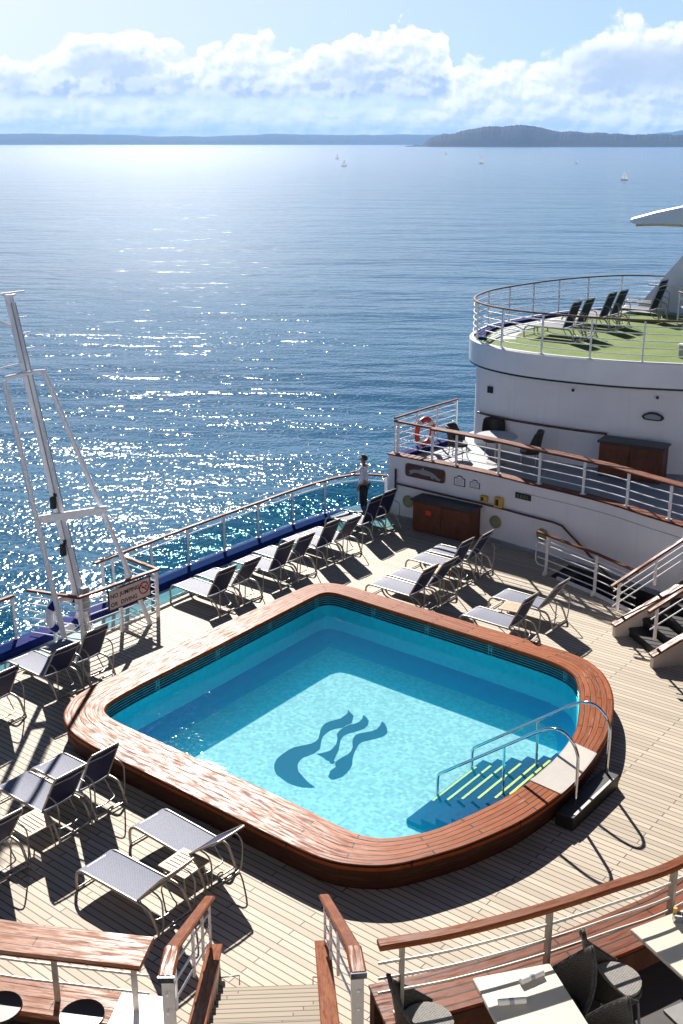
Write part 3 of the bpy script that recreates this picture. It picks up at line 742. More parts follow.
# mast
ms = thing('signal_mast', 'tall white raked mast with two slanting legs at the stern rail', 'mast', (-17.35, 13.35, 0))
mb = MB(); mb.tube([(-17.25, 13.3, 0), (-19.1, 13.42, 6.95)], [.115, .085], 14); mb.build('pole', 'white_paint', ms)
mb = MB(); mb.tube([(-17.3, 12.78, 0), (-18.68, 12.85, 5.35)], .055, 10); mb.build('leg', 'white_paint', ms)
mb = MB(); mb.tube([(-16.95, 14.72, 0), (-18.20, 13.45, 5.5)], .052, 10); mb.build('leg', 'white_paint', ms)
mb = MB(); mb.sweep([(-18.02, 12.9, 2.70), (-17.36, 14.10, 2.74)], rrect(.07, .16, .012)); mb.build('crossbar', 'white_paint', ms)
mb = MB(); mb.tube([(-18.66, 12.80, 5.42), (-18.4, 13.35, 5.5), (-18.2, 13.5, 5.52)], .04, 8); mb.build('yoke', 'white_paint', ms)
for k, z in enumerate((5.9, 6.2, 6.5)):
    x = -18.62 - .29 * (z - 5.3)
    mb = MB(); mb.tube([(x + .1 * 0, 13.41 + .10, z), (x, 13.41 + .30, z)], .014, 6); mb.build('foot_rung', 'white_rail', ms)
mb = MB(); mb.disc((-19.1, 13.42, 6.93), .14, .035, 16); mb.tube([(-19.1, 13.05, 6.98), (-19.1, 13.8, 6.98)], .02, 6); mb.build('mast_head', 'white_paint', ms)
mb = MB(); mb.tube([(-18.95, 13.4, 6.3), (-19.35, 12.7, 6.75)], .028, 6); mb.build('stay', 'white_rail', ms)
mb = MB(); mb.tube([(-18.7, 13.38, 5.65), (-18.9, 12.6, 5.55)], .018, 6); mb.build('stay', 'white_rail', ms)
for (x, y, z) in ((-17.92, 13.14, 2.95), (-17.70, 13.12, 2.0)):
    mb = MB(); mb.cbox((x + .08, y, z), (.11, .11, .24), .02); mb.box((x + .08, y + .06, z + .15), (.05, .05, .08)); mb.build('floodlight', 'black_rubber', ms)
mb = MB(); mb.box((-17.30, 13.32, .95), (.12, .16, .5)); mb.build('junction_box', 'deck_grey', ms)
for dy in (-.07, .09):
    mb = MB(); mb.tube([(-17.17, 13.3 + dy, .1), (-18.97, 13.42 + dy * .6, 6.8)], .012, 5); mb.build('cable', 'deck_grey', ms)
for z in [.35 + .3 * i for i in range(16)]:
    x = -17.32 - .252 * z
    mb = MB(); mb.tube([(x + .12, 13.22, z), (x + .2, 13.22, z), (x + .2, 13.44, z), (x + .12, 13.44, z)], .009, 5)
    if z in (.35,) or int(z * 10) % 9 == 5: mb.build('foot_rung', 'white_rail', ms)

# life rings
def life_ring(name, label, loc, rz, matA, matB, R0=.33, r0=.075, nseg=4):
    t = thing(name, label, 'life ring', loc, rz)
    pts = lambda a0, a1, n: [(R0 * math.cos(R(a0 + (a1 - a0) * i / n)), 0, R0 * math.sin(R(a0 + (a1 - a0) * i / n))) for i in range(n + 1)]
    mb = MB(); mb.tube(pts(0, 350, 35), r0, 10, closed=True); o = mb.build('ring', matA); o.parent = t
    for q in range(nseg):
        a = 45 + q * 360 / nseg
        mb = MB(); mb.tube(pts(a - 13, a + 13, 4), r0 * 1.06, 10); o = mb.build('band', matB); o.parent = t
    mb = MB(); mb.tube([((R0 + .1) * math.cos(R(a)), .0, (R0 + .1) * math.sin(R(a))) for a in range(0, 360, 12)], .008, 5, closed=True)
    o = mb.build('grab_line', 'ring_white'); o.parent = t
    return t
life_ring('life_ring', 'white life ring with navy bands hung at the foot of the mast', (-17.62, 13.02, .62), R(75), 'shirt', 'navy_paint')
life_ring('life_ring', 'orange life ring with white bands on the upper terrace rail', (-16.95, 25.0, 2.22), R(84), 'red_plastic', 'ring_white', .34, .08)

# terrace rails
SP = [(-17.18, 27.0), (-17.22, 25.4), (-17.22, 23.96)]
FR = SP[-1:] + [(x, y + .10) for x, y in WALL_FAR[3:]]
r = railing('terrace_railing', 'white rail with slim wooden top at the seaward edge of the upper terrace', 'railing', SP, [.04, 1.0, 2.0, 3.02], ZF, 2.78, [1.95, 2.12, 2.29, 2.46, 2.63], (.08, .045), (.045, .045))
r = railing('terrace_railing', 'white rail with broad wooden top along the far bulwark cap', 'railing', FR, [.12, 1.25, 2.0, 3.3, 4.55, 5.8, 7.05, 8.25, 9.4, plen(lift(FR, 0)) - .1], 1.80, 2.70, [2.00, 2.20, 2.42], (.10, .05), (.05, .05))
mb = MB(); F2 = [p for p in FR if p[0] > -16.0]
mb.sweep([(x, y, 2.705) for x, y in F2], [(a - .05, b) for a, b in rrect(.28, .05, .012)]); mb.build('counter_top', 'cap_wood', r)
TR = offset2(TURF, -.10)
L_ = plen(lift(TR, 0))
railing('turf_railing', 'white rail with thin brown handrail looping round the turf terrace', 'railing', TR[5:-2], [.15 + 1.32 * i for i in range(18) if .15 + 1.32 * i < plen(lift(TR[5:-2], 0))], 4.54, 5.62, [4.72, 4.90, 5.08, 5.26, 5.44], (.075, .045), (.045, .045), topmat='dark_wood', barr=.014)
# rail beside the stair well on the pool deck
MR = [(-12.05, 22.66), (-11.35, 22.46), (-10.2, 22.12), (-9.05, 21.66)]
mr = thing('stairwell_railing', 'white rail with worn wooden top guarding the stair well by the far wall', 'railing', (-11.6, 22.5, 0))
mb = MB(); mb.sweep(lift(MR, 1.02), rrect(.085, .05)); mb.build('handrail', 'rail_wood', mr)
for p in ((-11.72, 22.57), (-10.24, 22.13)):
    mb = MB(); mb.box((p[0], p[1], .5), (.05, .05, .96), R(-18)); mb.box((p[0], p[1] - .05, .05), (.03, .14, .1), R(-18)); mb.build('post', 'white_rail', mr)
for z in (.20, .38, .56, .74):
    mb = MB(); mb.tube([(x, y, z) for x, y in [(-12.0, 22.64)] + MR[1:]], .014, 6); mb.build('rail_bar', 'white_rail', mr)
mb = MB(); mb.tube([(-11.98, 22.64, .74), (-12.06, 22.665, .68), (-12.06, 22.665, .26), (-11.98, 22.64, .20)], .014, 6)
mb.tube([(-12.0, 22.64, .86), (-9.2, 21.72, .86)], .012, 6); mb.build('end_loop', 'white_rail', mr)
mb = MB(); mb.sweep([(x, y, 0) for x, y in MR[1:]], [(-.03, 0), (.03, 0), (.03, .07), (-.03, .07)]); mb.build('kick_plate', 'white_rail', mr)
# stair well going below deck
wl = thing('deck_stairwell', 'dark stair well leading below the pool deck along the far wall', 'stairwell', (-10, 22.6, -1.5))
mb = MB(); mb.prism(WELL, -1.8, -.004, top=False); mb.build('shaft_wall', 'dark_floor', wl)
for k in range(8):
    mb = MB(); x = -11.5 + .3 * k; mb.box((x, 22.95 - .1 * k, -.1 - .2 * k - .08), (.32, 1.3, .16), R(-17)); mb.build('tread', 'dark_floor', wl)

# ------------------------------------------------------------------ stairs
def stair(name, label, foot, width, d, n, rise, going, lead, treadmat, seed):
    """foot: middle of the foot end; d: unit direction going up; lead: distance from rail end to first riser"""
    st = thing(name, label, 'stairs', (foot[0], foot[1], 0))
    d = Vector((*d, 0)); s = Vector((-d.y, d.x, 0)); F0 = Vector((*foot, 0))
    ang = math.atan2(d.y, d.x); slope = rise / going
    for k in range(n):
        c = F0 + d * (lead + going * (k + .5) + .012) + Vector((0, 0, rise * (k + 1) - .03))
        mb = MB(); mb.box(c - d * .012, (going - .012, width - .14, .06), ang, uvaxis=1); tr = mb.build('tread', treadmat, st)
        mb = MB(); mb.box(c + Vector((0, 0, -.02 - rise / 2)) - d * (going / 2 - .02), (.02, width - .15, rise - .02), ang); mb.build('riser', 'dark_wood' if treadmat == 'teak_tread' else 'step_black', tr)  # dark riser colour puts the shade between treads into the surface
    top = lead + going * (n - 1)
    zc = lambda t: max(.22, .30 + (t - lead) * slope) if t > 0 else .22
    for sg_ in (-1, 1):
        side = s * sg_ * width / 2
        # stringer panel: from deck to a sloped line
        pts = [(0, 0), (0, .22 + .0), (top + .1, .28 + (top + .1) * slope * (rise * n - .28 + .3) / (slope * (top + .1)) * .88), (top + .1, 0)]
        z1 = rise * n * 1.0 + .02
        pts = [(0, 0), (0, .24), (top + .35, z1 + .05), (top + .35, 0)]
        mb = MB(); vs = []
        for q in (-.055, .055):
            for (t, z) in pts: p = F0 + d * t + side + s * q; vs.append((p.x, p.y, z))
        mb.add(vs, [(0, 1, 2, 3), (7, 6, 5, 4), (0, 4, 5, 1), (1, 5, 6, 2), (2, 6, 7, 3), (3, 7, 4, 0)]); mb.build('stringer', 'cream_paint', st)
        a = F0 + side + Vector((0, 0, .28)) - d * .03; b = F0 + side + d * (top + .35) + Vector((0, 0, z1 + .09))
        mb = MB(); mb.sweep([a, b], rrect(.19, .045, .01)); mb.build('stringer_cap', 'rail_wood', st)
    return st, d, s, F0, slope, top
def stair_rail(name, label, a, b, c, posts, bars=(.22, .42, .62), drop=.78, topw=.105, post=(.05, .05)):
    """sloping handrail a->b and a level piece b->c"""
    r = thing(name, label, 'railing', (a[0], a[1], 0))
    a, b, c = Vector(a), Vector(b), Vector(c)
    mb = MB(); mb.sweep([a, b], rrect(topw, .055)); mb.build('handrail', 'rail_wood', r)
    if (c - b).length > .05:
        mb = MB(); e = (c - b).normalized(); mb.sweep([b + e * .004 + Vector((0, 0, .004)), c + Vector((0, 0, .004))], rrect(topw * 1.12, .06)); q = mb.build('end_handrail', 'rail_wood', r)
        mb = MB(); mb.box(c + Vector((0, 0, -.034)) + e * .012, (.02, topw * 1.12, .062), math.atan2(e.y, e.x)); mb.build('end_plate', 'chrome', q)
    d = (b - a); ang = math.atan2(d.y, d.x)
    for t, zlow in posts:
        p = a + d * t
        mb = MB(); mb.box((p.x, p.y, (p.z - .05 + p.z - zlow) / 2), (post[0], post[1], zlow - .05), ang); mb.build('post', 'white_rail', r)
    for h in bars:
        mb = MB(); off = Vector((0, 0, -h)); mb.tube([a + d * .02 + off, b + off] + ([c + off] if (c - b).length > .05 else []), .013, 6); mb.build('rail_bar', 'white_rail', r)
    return r
dN = Vector((.66, -.75)).normalized()
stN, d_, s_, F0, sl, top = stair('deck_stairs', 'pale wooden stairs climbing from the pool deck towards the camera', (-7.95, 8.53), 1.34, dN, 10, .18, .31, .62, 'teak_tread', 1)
stair_rail('stair_railing', 'left wooden handrail of the near stairs beside the bleached bar counter', (-8.50, 8.08, 1.0), (-6.52, 5.70, 2.80), (-6.26, 5.38, 2.82), [(.04, .75), (.28, .72), (.55, .72), (.98, .72)], post=(.06, .03), topw=.13)
stair_rail('stair_railing', 'right wooden handrail of the near stairs with a bright level end piece', (-7.42, 8.98, 1.0), (-5.22, 6.74, 2.80), (-4.96, 6.48, 2.82), [(.04, .75), (.28, .72), (.55, .72), (.98, .72)], post=(.06, .03), topw=.13)
for q in ((-4.98, 6.5), (-6.28, 5.4)):
    pass
for nm, lb, p in (('rail_post', 'thick pale end post of the right near stair handrail', (-5.0, 6.52)), ('rail_post', 'thick pale end post of the left near stair handrail', (-6.32, 5.45))):
    t = thing(nm, lb, 'post', (p[0], p[1], ZN)); mb = MB(); mb.box((p[0], p[1], (ZN + 2.755) / 2), (.05, .11, 2.755 - ZN), R(-49)); mb.build('shaft', 'cream_paint', t)
    mb = MB(); mb.box((p[0], p[1], ZN + .015), (.16, .18, .03), R(-49)); mb.build('foot_plate', 'cream_paint', t)
for (x, y) in ((-8.10, 7.83), (-7.05, 8.66)):
    mb = MB(); q = Vector((x, y, 0)) + Vector((dN.x, dN.y, 0)) * -.02; e = Vector((-.75, -.66, 0)).normalized() * (1 if x < -7.5 else -1)
    mb.tube([q + Vector((0, 0, .02)), q + Vector((0, 0, .14)), q - e * .22 + Vector((0, 0, .16)), q - e * .22 + Vector((0, 0, .02))], .009, 6); mb.build('foot_bracket', 'dark_frame', stN)
dF = Vector((.59, .81)).normalized()
stF, d_, s_, F0, sl, top = stair('deck_stairs', 'stairs with cream sides rising at the far right, treads darkened for shade', (-8.28, 19.87), 1.52, dF, 9, .185, .30, .30, 'step_black', 2)  # black tread material stands for the shade these steps lie in
stair_rail('stair_railing', 'orange wooden handrail on the far side of the right stairs', (-9.14, 20.56, 1.0), (-7.30, 22.98, 2.75), (-7.30, 22.98, 2.75), [(.06, .70), (.33, .66), (.62, .66), (.95, .66)], bars=(.17, .34, .51))
stair_rail('stair_railing', 'short wooden handrail on the near side of the right stairs', (-7.86, 19.52, 1.12), (-6.00, 21.92, 2.80), (-6.00, 21.92, 2.80), [(.06, .74), (.33, .70), (.62, .70), (.95, .70)], bars=(.22, .44))

# near curved rail right of the stairs
NR = [(p[0], p[1]) for p in crom(_v3([(-4.92, 6.72), (-4.51, 7.26), (-4.08, 7.96), (-3.66, 8.77), (-3.27, 9.62), (-2.98, 11.0), (-2.88, 13.4), (-2.98, 15.6), (-3.4, 17.7)]), 6)]
railing('terrace_railing', 'curved steel rail with dark red wooden top beside the dining tables', 'railing', NR, [.22, 1.72, 3.22, 4.7, 6.2, 7.7], 2.15, 3.0, [2.44, 2.60, 2.77], (.13, .065), (.035, .07), postmat='frame_metal', barr=.014)
# bar counter left
BC = [(p[0], p[1]) for p in crom(_v3([(-11.2, 3.35), (-9.6, 4.02), (-8.6, 4.45), (-7.84, 4.80), (-7.26, 5.12), (-6.62, 5.48)]), 5)]
bc = thing('bar_counter', 'broad sun-bleached wooden bar counter on a steel rail at the lower left', 'counter', (-7.8, 4.8, 2.15))
mb = MB(); mb.sweep(lift(BC, 2.83), rrect(.42, .06, .016)); mb.build('counter_top', 'counter_wood', bc)
for s in (1.0, 2.6, 3.85, 4.62):
    p, d = at_len(lift(BC, 0), s + .3); mb = MB(); mb.box((p[0], p[1], 2.46), (.05, .03, .62), math.atan2(d.y, d.x)); mb.build('post', 'frame_metal', bc)
for z in (2.36, 2.56):
    mb = MB(); mb.tube(lift(offset2(BC, .0), z), .013, 6); mb.build('rail_bar', 'frame_metal', bc)
# stools behind the counter
def stool(label, x, y, h=.70):
    t = thing('bar_stool', label, 'stool', (x, y, ZN), group='bar stools behind the counter')
    mb = MB(); n = 28
    vs = []
    for (r_, z) in ((.18, h - .05), (.20, h - .02), (.195, h), (.0, h + .006)):
        for k in range(n): vs.append((x + r_ * math.cos(2 * math.pi * k / n), y + r_ * math.sin(2 * math.pi * k / n), ZN + z))
    fs = [(i * n + k, i * n + (k + 1) % n, (i + 1) * n + (k + 1) % n, (i + 1) * n + k) for i in range(2) for k in range(n)]
    mb.add(vs[:3 * n], fs, None, True); mb.add(vs[2 * n:3 * n], [tuple(range(n))]); mb.build('seat', 'stool_vinyl', t)
    mb = MB(); mb.tube([(x, y, ZN), (x, y, ZN + h - .04)], .03, 10); mb.build('column', 'chrome', t)
    mb = MB(); mb.disc((x, y, ZN), .2, .02, 24); mb.build('base', 'chrome', t)
    return t
stool('round dark stool nearest the left edge behind the bar counter', -7.36, 4.40, .76)
stool('round dark stool closer to the stairs behind the bar counter', -6.71, 4.79, .76)

# ------------------------------------------------------------------ sun loungers
def make_lounger():
    t = thing('sun_lounger', 'x', 'sun lounger')
    W = .30; sh = .345
    mb = MB()
    for s in (-1, 1):
        y = s * W
        pts = crom([(-.02, y, 0), (-.035, y, .12), (-.01, y, .26), (.09, y, .335), (.24, y, sh)], 4) + crom([(1.28, y, sh), (1.38, y, sh - .02), (1.46, y, sh - .10), (1.58, y, .0)], 4)
        mb.tube(pts, .022, 8)
    o = mb.build('frame', 'frame_metal'); o.parent = t; fr = o
    for x, z in ((-.015, .03), (.06, .318), (1.16, sh - .02), (1.565, .04)):
        mb = MB(); mb.tube([(x, -W, z), (x, W, z)], .014, 6); o = mb.build('crossbar', 'frame_metal'); o.parent = fr
    n = 14
    def sheet(pts, w, th):
        mb = MB(); N = len(pts); vs = []; m_ = 6
        for i, (x, z) in enumerate(pts):
            for j in range(m_ + 1):
                f = j / m_ * 2 - 1
                vs.append((x, f * w, z - .012 * (1 - f * f)))
        fs = [(i * (m_ + 1) + j, i * (m_ + 1) + j + 1, (i + 1) * (m_ + 1) + j + 1, (i + 1) * (m_ + 1) + j) for i in range(N - 1) for j in range(m_)]
        mb.add(vs, fs, None, True)
        # underside
        mb.add([(x, y, z - th) for x, y, z in vs], [tuple(reversed(f)) for f in fs], None, True)
        return mb
    o = sheet([(.02 + i * 1.15 / n - .0, sh + .008 - (.02 * max(0, 1 - i / 2) if i < 2 else 0)) for i in range(n + 1)], W - .012, .004).build('seat', 'sling_seat', recalc=False); o.parent = t
    return t
def lounger_back(t, ang):
    W = .285; h0 = (1.17, .345); L = .80
    c, s = math.cos(R(ang)), math.sin(R(ang))
    pt = lambda l, y, up=0: (h0[0] + l * c - up * s, y, h0[1] + l * s + up * c)
    m_ = 6; N = 10; vs = []
    mb = MB()
    for i in range(N + 1):
        l = .03 + (L - .05) * i / N
        for j in range(m_ + 1):
            f = j / m_ * 2 - 1; vs.append(pt(l, f * (W - .006), .006 - .02 * (1 - f * f) - .012 * math.sin(math.pi * i / N)))
    fs = [(i * (m_ + 1) + j, i * (m_ + 1) + j + 1, (i + 1) * (m_ + 1) + j + 1, (i + 1) * (m_ + 1) + j) for i in range(N) for j in range(m_)]
    mb.add(vs, fs, None, True)
    bk = mb.build('backrest', 'sling_back', recalc=False); bk.parent = t
    mb = MB()
    for sg_ in (-1, 1): mb.tube([pt(0, sg_ * W), pt(L * .9, sg_ * W), pt(L, sg_ * (W - .03), -.01)], .016, 8)
    mb.tube([pt(L, -W + .03, -.01), pt(L + .012, 0, -.015), pt(L, W - .03, -.01)], .016, 8)
    mb.tube([pt(L * .86, -W, -.02), pt(L * .86, 0, -.035), pt(L * .86, W, -.02)], .011, 6)
    fo = mb.build('back_frame', 'frame_metal'); fo.parent = bk
    # hoop that props the back up
    a = pt(L * .52, 0)
    mb = MB(); w2 = W + .012
    hp = []
    for sg_ in (-1, 1):
        side = [(a[0], sg_ * w2, a[2]), (a[0] + .15, sg_ * w2, a[2] - .03), (a[0] + .22, sg_ * w2, a[2] - .14), (a[0] + .20, sg_ * w2 * .97, .14), (a[0] + .16, sg_ * w2 * .95, .02)]
        mb.tube(crom(side, 4), .013, 6)
    mb.tube([(a[0] + .16, -w2 * .95, .02), (a[0] + .16, w2 * .95, .02)], .013, 6)
    o = mb.build('back_prop', 'dark_frame'); o.parent = t
    mb = MB()
    q = crom([(1.16, -W * .8, .33), (1.30, -W * .8, .15), (1.42, -W * .6, .10), (1.42, W * .6, .10), (1.30, W * .8, .15), (1.16, W * .8, .33)], 4)
    mb.tube(q, .011, 6); o = mb.build('under_hoop', 'dark_frame'); o.parent = t
    return t
protos = {}
for ang in (61, 57, 65, 38, 70, 48):
    protos[ang] = lounger_back(make_lounger(), ang)
used = set()
NL = [0]
def lounger(x, y, ang, label, group, z=0, rz=0.):
    if ang == 61: ang = (61, 57, 65, 61, 65, 57)[NL[0] % 6]; NL[0] += 1
    rz += R(random.uniform(-1.4, 1.4))
    """x: foot end"""
    if ang not in used:
        used.add(ang); t = protos[ang]; t.location = (x, y, z); t.rotation_euler = (0, 0, rz); t['label'] = label; t['group'] = group
        return t
    return dup(protos[ang], (x, y, z), rz, label, group)
j = lambda a: random.uniform(-a, a)
GS = 'sun loungers in a row along the stern rail'
ORD = ['first', 'second', 'third', 'fourth', 'fifth', 'sixth', 'seventh', 'eighth']
for k, (x, y) in enumerate([(-17.62, 16.28), (-17.66, 17.05), (-17.6, 18.22), (-17.66, 19.0), (-17.72, 20.12), (-17.68, 20.82), (-17.95, 22.2), (-18.0, 22.95)]):
    lounger(x, y, 70 if k > 5 else 61, 'navy sling sun lounger by the stern rail, %s from the mast enclosure' % ORD[k] if k < 6 else ('upright navy sun lounger beside the standing man, next to the wall corner' if k == 7 else 'upright navy sun lounger standing nearer the pool than the one at the wall corner'), GS, rz=R(j(2)))
GP = 'sun loungers left of the pool'
lounger(-17.2, 10.2, 61, 'sun lounger cut by the left edge, in line with the mast', GP, rz=R(1))
lounger(-17.25, 11.60, 61, 'sun lounger with white-lit seat in front of the mast, left one of two', GP, rz=R(-2))
lounger(-17.25, 12.32, 61, 'sun lounger right against the mast enclosure, its back under the sign', GP, rz=R(1))
lounger(-13.64, 8.80, 61, 'grey sun lounger right beside the slatted table at the left edge', GP, rz=R(.5))
lounger(-13.66, 9.50, 61, 'grey sun lounger with navy back close to the left corner of the pool rim', GP, rz=R(-1))
lounger(-13.50, 7.58, 61, 'sun lounger cut by the left edge next to the slatted table', GP)
lounger(-10.98, 8.26, 48, 'grey-blue sun lounger nearest the bottom stairs and bar counter', GP, rz=R(.5))
lounger(-11.18, 9.42, 38, 'grey-blue sun lounger against the pool side with a low blue back', GP, rz=R(-1.5))
GF = 'sun loungers between the pool and the far wall'
lounger(-14.2, 19.08, 61, 'sun lounger touching the far pool rim, left pair, nearer the pool', GF)
lounger(-14.2, 19.80, 61, 'sun lounger of the left pair by the far rim, one place away from the pool', GF)
lounger(-14.42, 20.95, 61, 'sun lounger in the back pair before the brown cabinet, nearer the pool', GF)
lounger(-14.42, 21.68, 61, 'sun lounger in the back pair before the brown cabinet, nearer the wall', GF, rz=R(1))
lounger(-11.6, 18.92, 61, 'blue sun lounger partly hidden by the far pool rim, beside a slatted table', GF)
lounger(-11.62, 20.16, 61, 'blue sun lounger behind the slatted table near the stair well rail', GF, rz=R(-1))
GT = 'sun loungers on the turf terrace'
for k, (x, y, lb) in enumerate([(-15.9, 28.75, 'turf terrace lounger nearest the front rail'), (-15.9, 29.55, 'turf terrace lounger second from the front rail'), (-16.0, 31.2, 'turf terrace lounger in the middle pair, nearer the front'), (-16.0, 32.0, 'turf terrace lounger in the middle pair, nearer the sea'), (-15.5, 33.7, 'low turf terrace lounger before the slanted white support'), (-16.1, 35.2, 'turf terrace lounger farthest back beside the slanted white support')]):
    lounger(x, y, 70, lb, GT, z=4.5)
# slatted side tables
def make_table():
    t = thing('side_table', 'x', 'side table')
    mb = MB(); w = .25
    for (cx, cy, sx, sy) in ((0, w - .02, .5, .04), (0, -w + .02, .5, .04), (w - .02, 0, .04, .42), (-w + .02, 0, .04, .42)): mb.box((cx, cy, .41), (sx, sy, .022))
    for k in range(6): mb.box((0, -.175 + .07 * k, .413), (.42, .052, .018))
    o = mb.build('table_top', 'slat_wood'); o.parent = t
    for sx in (-1, 1):
        for sy in (-1, 1):
            mb = MB(); mb.tube([(sx * .17, sy * .19, .40), (sx * .245, sy * .22, 0)], .012, 6); o = mb.build('leg', 'frame_metal'); o.parent = t
    mb = MB(); mb.tube([(-.19, -.195, .3), (.19, -.195, .3)], .008, 6); mb.tube([(-.19, .195, .3), (.19, .195, .3)], .008, 6); o = mb.build('stretcher', 'frame_metal'); o.parent = t
    return t
tb = make_table()
for k, (x, y, z, rz, lb) in enumerate([(-9.84, 8.90, 0, 2, 'slatted side table between the two loungers nearest the bottom stairs'), (-12.27, 8.18, 0, -1, 'slatted side table standing nearest the left edge beside a grey lounger'), (-10.85, 19.52, 0, 8, 'slatted side table between the blue loungers by the far pool rim'), (-13.35, 20.35, 0, 0, 'slatted side table half hidden between lounger pairs before the brown cabinet')]):
    if k == 0: t = tb; t.location = (x, y, z); t.rotation_euler = (0, 0, R(rz)); t['label'] = lb; t['group'] = 'slatted side tables'
    else: dup(tb, (x, y, z), R(rz), lb, 'slatted side tables')

# ------------------------------------------------------------------ cabinets
def cabinet(label, cx, cy, z, w, d, h, ang, mark):
    t = thing('storage_cabinet', label, 'cabinet', (cx, cy, z))
    cs, sn = math.cos(ang), math.sin(ang)
    P = lambda x, y, zz: (cx + x * cs - y * sn, cy + x * sn + y * cs, z + zz)
    mb = MB(); mb.box(P(0, 0, h / 2), (w, d, h - .06), ang); mb.build('carcass', 'cabinet_wood', t)
    mb = MB(); mb.cbox(P(0, -.02, h), (w + .1, d + .1, .05), .012, ang); mb.build('top', 'cabinet_top', t)
    mb = MB(); mb.box(P(0, .01, .015), (w - .06, d - .05, .03), ang); mb.build('plinth', 'dark_recess', t)
    for s in (-1, 1):
        mb = MB(); mb.box(P(s * (w / 4 - .005), -d / 2 - .011, h / 2), (w / 2 - .03, .022, h - .13), ang); dr = mb.build('door', 'cabinet_wood', t)
        mb = MB(); mb.box(P(s * .06, -d / 2 - .03, h * .62), (.02, .02, .09), ang); mb.build('handle', 'dark_recess', dr)
    if mark:
        mb = MB(); mb.box(P(-w * .22, -d / 2 - .025, h * .66), (.16, .006, .13), ang); mb.build('label_plate', 'red_plastic', t)
    return t
cabinet('brown wooden cabinet with a red plate standing against the dolphin wall', -15.20, 23.52, 0, 1.75, .50, .88, R(2), True)
cabinet('brown wooden cabinet on the upper terrace against the tall white wall', -11.35, 26.22, ZF, 1.62, .55, .92, R(8), False)

# ------------------------------------------------------------------ things on the far wall
def wall_y(x):
    for a, b in zip(WALL_FAR, WALL_FAR[1:]):
        if a[0] <= x <= b[0]: return a[1] + (b[1] - a[1]) * (x - a[0]) / (b[0] - a[0])
    return WALL_FAR[-1][1]
# dolphin plaque
y = wall_y(-16.1) - .03
dp = thing('wall_plaque', 'carved wooden plaque with a pale leaping dolphin on the far wall', 'plaque', (-16.1, y, 1.43))
mb = MB(); mb.cbox((-16.1, y, 1.43), (1.26, .04, .36), .012)
mb = MB(); mb.prism([(x, z) for x, z in arc(.55, .10, .08, 0, 90, 4) + arc(-.55, .10, .08, 90, 180, 4) + arc(-.55, -.10, .08, 180, 270, 4) + arc(.55, -.10, .08, 270, 360, 4)], 0, .04)
mb.v = [(-16.1 + a, y + .03 - c, 1.45 + b) for a, b, c in mb.v]; mb.build('board', 'dark_wood', dp)
dol = [(-.50, -.02), (-.40, .03), (-.30, .05), (-.20, .055), (-.10, .085), (-.04, .15), (.0, .085), (.12, .08), (.25, .05), (.36, .0), (.45, -.07), (.52, -.08), (.50, -.12), (.42, -.13), (.36, -.10), (.28, -.07), (.30, -.13), (.22, -.10), (.18, -.05), (.05, -.06), (-.10, -.05), (-.22, -.03), (-.32, -.04), (-.42, -.09), (-.50, -.12), (-.46, -.06)]
mb = MB(); mb.prism([(-a, b) for a, b in dol][::-1], 0, .012); mb.v = [(-16.1 - a, y - .012 - c, 1.45 + b) for a, b, c in mb.v]; mb.build('dolphin', 'deck_grey', dp)
dp2 = []
for (x, w, h, lb) in ((-15.02, .34, .26, 'small shield-shaped notice right of the dolphin plaque'), (-14.55, .30, .20, 'smaller white notice plate second to the right of the dolphin plaque')):
    yy = wall_y(x) - .012
    t = thing('notice_plate', lb, 'notice', (x, yy, 1.42))
    ol = [(-w / 2, -h / 2), (w / 2, -h / 2), (w / 2, h / 2 - .05), (w / 4, h / 2 - .03), (.06, h / 2 + .02), (-.06, h / 2 + .02), (-w / 4, h / 2 - .03), (-w / 2, h / 2 - .05)]
    mb = MB(); mb.prism(ol, 0, .014); mb.v = [(x + a, yy + .012 - c, 1.42 + b) for a, b, c in mb.v]; mb.build('border', 'sign_black', t)
    mb = MB(); mb.prism([(a * .86, b * .84) for a, b in ol], 0, .02); mb.v = [(x + a, yy + .012 - c, 1.42 + b) for a, b, c in mb.v]; mb.build('plate', 'ring_white', t)
    for k in range(4):
        mb = MB(); mb.box((x, yy - .010, 1.36 + .04 * k), (w * .55, .004, .012)); mb.build('text_line', 'table_grey', t)
for x, lb in ((-16.62, 'round brass vent left of the brown cabinet by the dolphin wall'), (-13.86, 'round brass vent right of the brown cabinet on the far wall'), (-12.42, 'round brass vent behind the end of the stair well rail')):
    yy = wall_y(x); z = .56
    t = thing('round_vent', lb, 'vent', (x, yy, z), group='round vents on the far wall')
    mb = MB(); mb.tube([(x + .15 * math.cos(R(a)), yy - .03, z + .15 * math.sin(R(a))) for a in range(0, 360, 15)], .022, 6, closed=True); mb.build('rim', 'gold', t)
    mb = MB(); mb.disc((x, yy + .0, z), .15, .03, 24, 'Y'); mb.build('cover', 'gold', t)
for (x, w, h, lb) in ((-14.22, .20, .15, 'small yellow fitting on the far wall handrail'), (-13.76, .24, .26, 'square yellow box with a dark door above the right vent')):
    yy = wall_y(x) - .06; z = 1.12
    t = thing('wall_box', lb, 'box', (x, yy, z)); mb = MB(); mb.cbox((x, yy, z), (w, .12, h), .012); mb.build('case', 'yellow', t)
    mb = MB(); mb.box((x - w * .1, yy - .064, z), (w * .35, .012, h * .6)); mb.build('door', 'sign_black', t)
    mb = MB(); mb.tube([(x + .02, yy, z - h / 2), (x + .02, yy, z - h / 2 - .25)], .012, 6); mb.build('conduit', 'white_rail', t)
x = -13.05; yy = wall_y(x) - .015
t = thing('name_board', 'small dark board with pale figures under the terrace cap', 'sign', (x, yy, 1.42))
mb = MB(); mb.box((x, yy, 1.42), (.46, .03, .15), R(-4)); mb.build('board', 'sign_black', t)
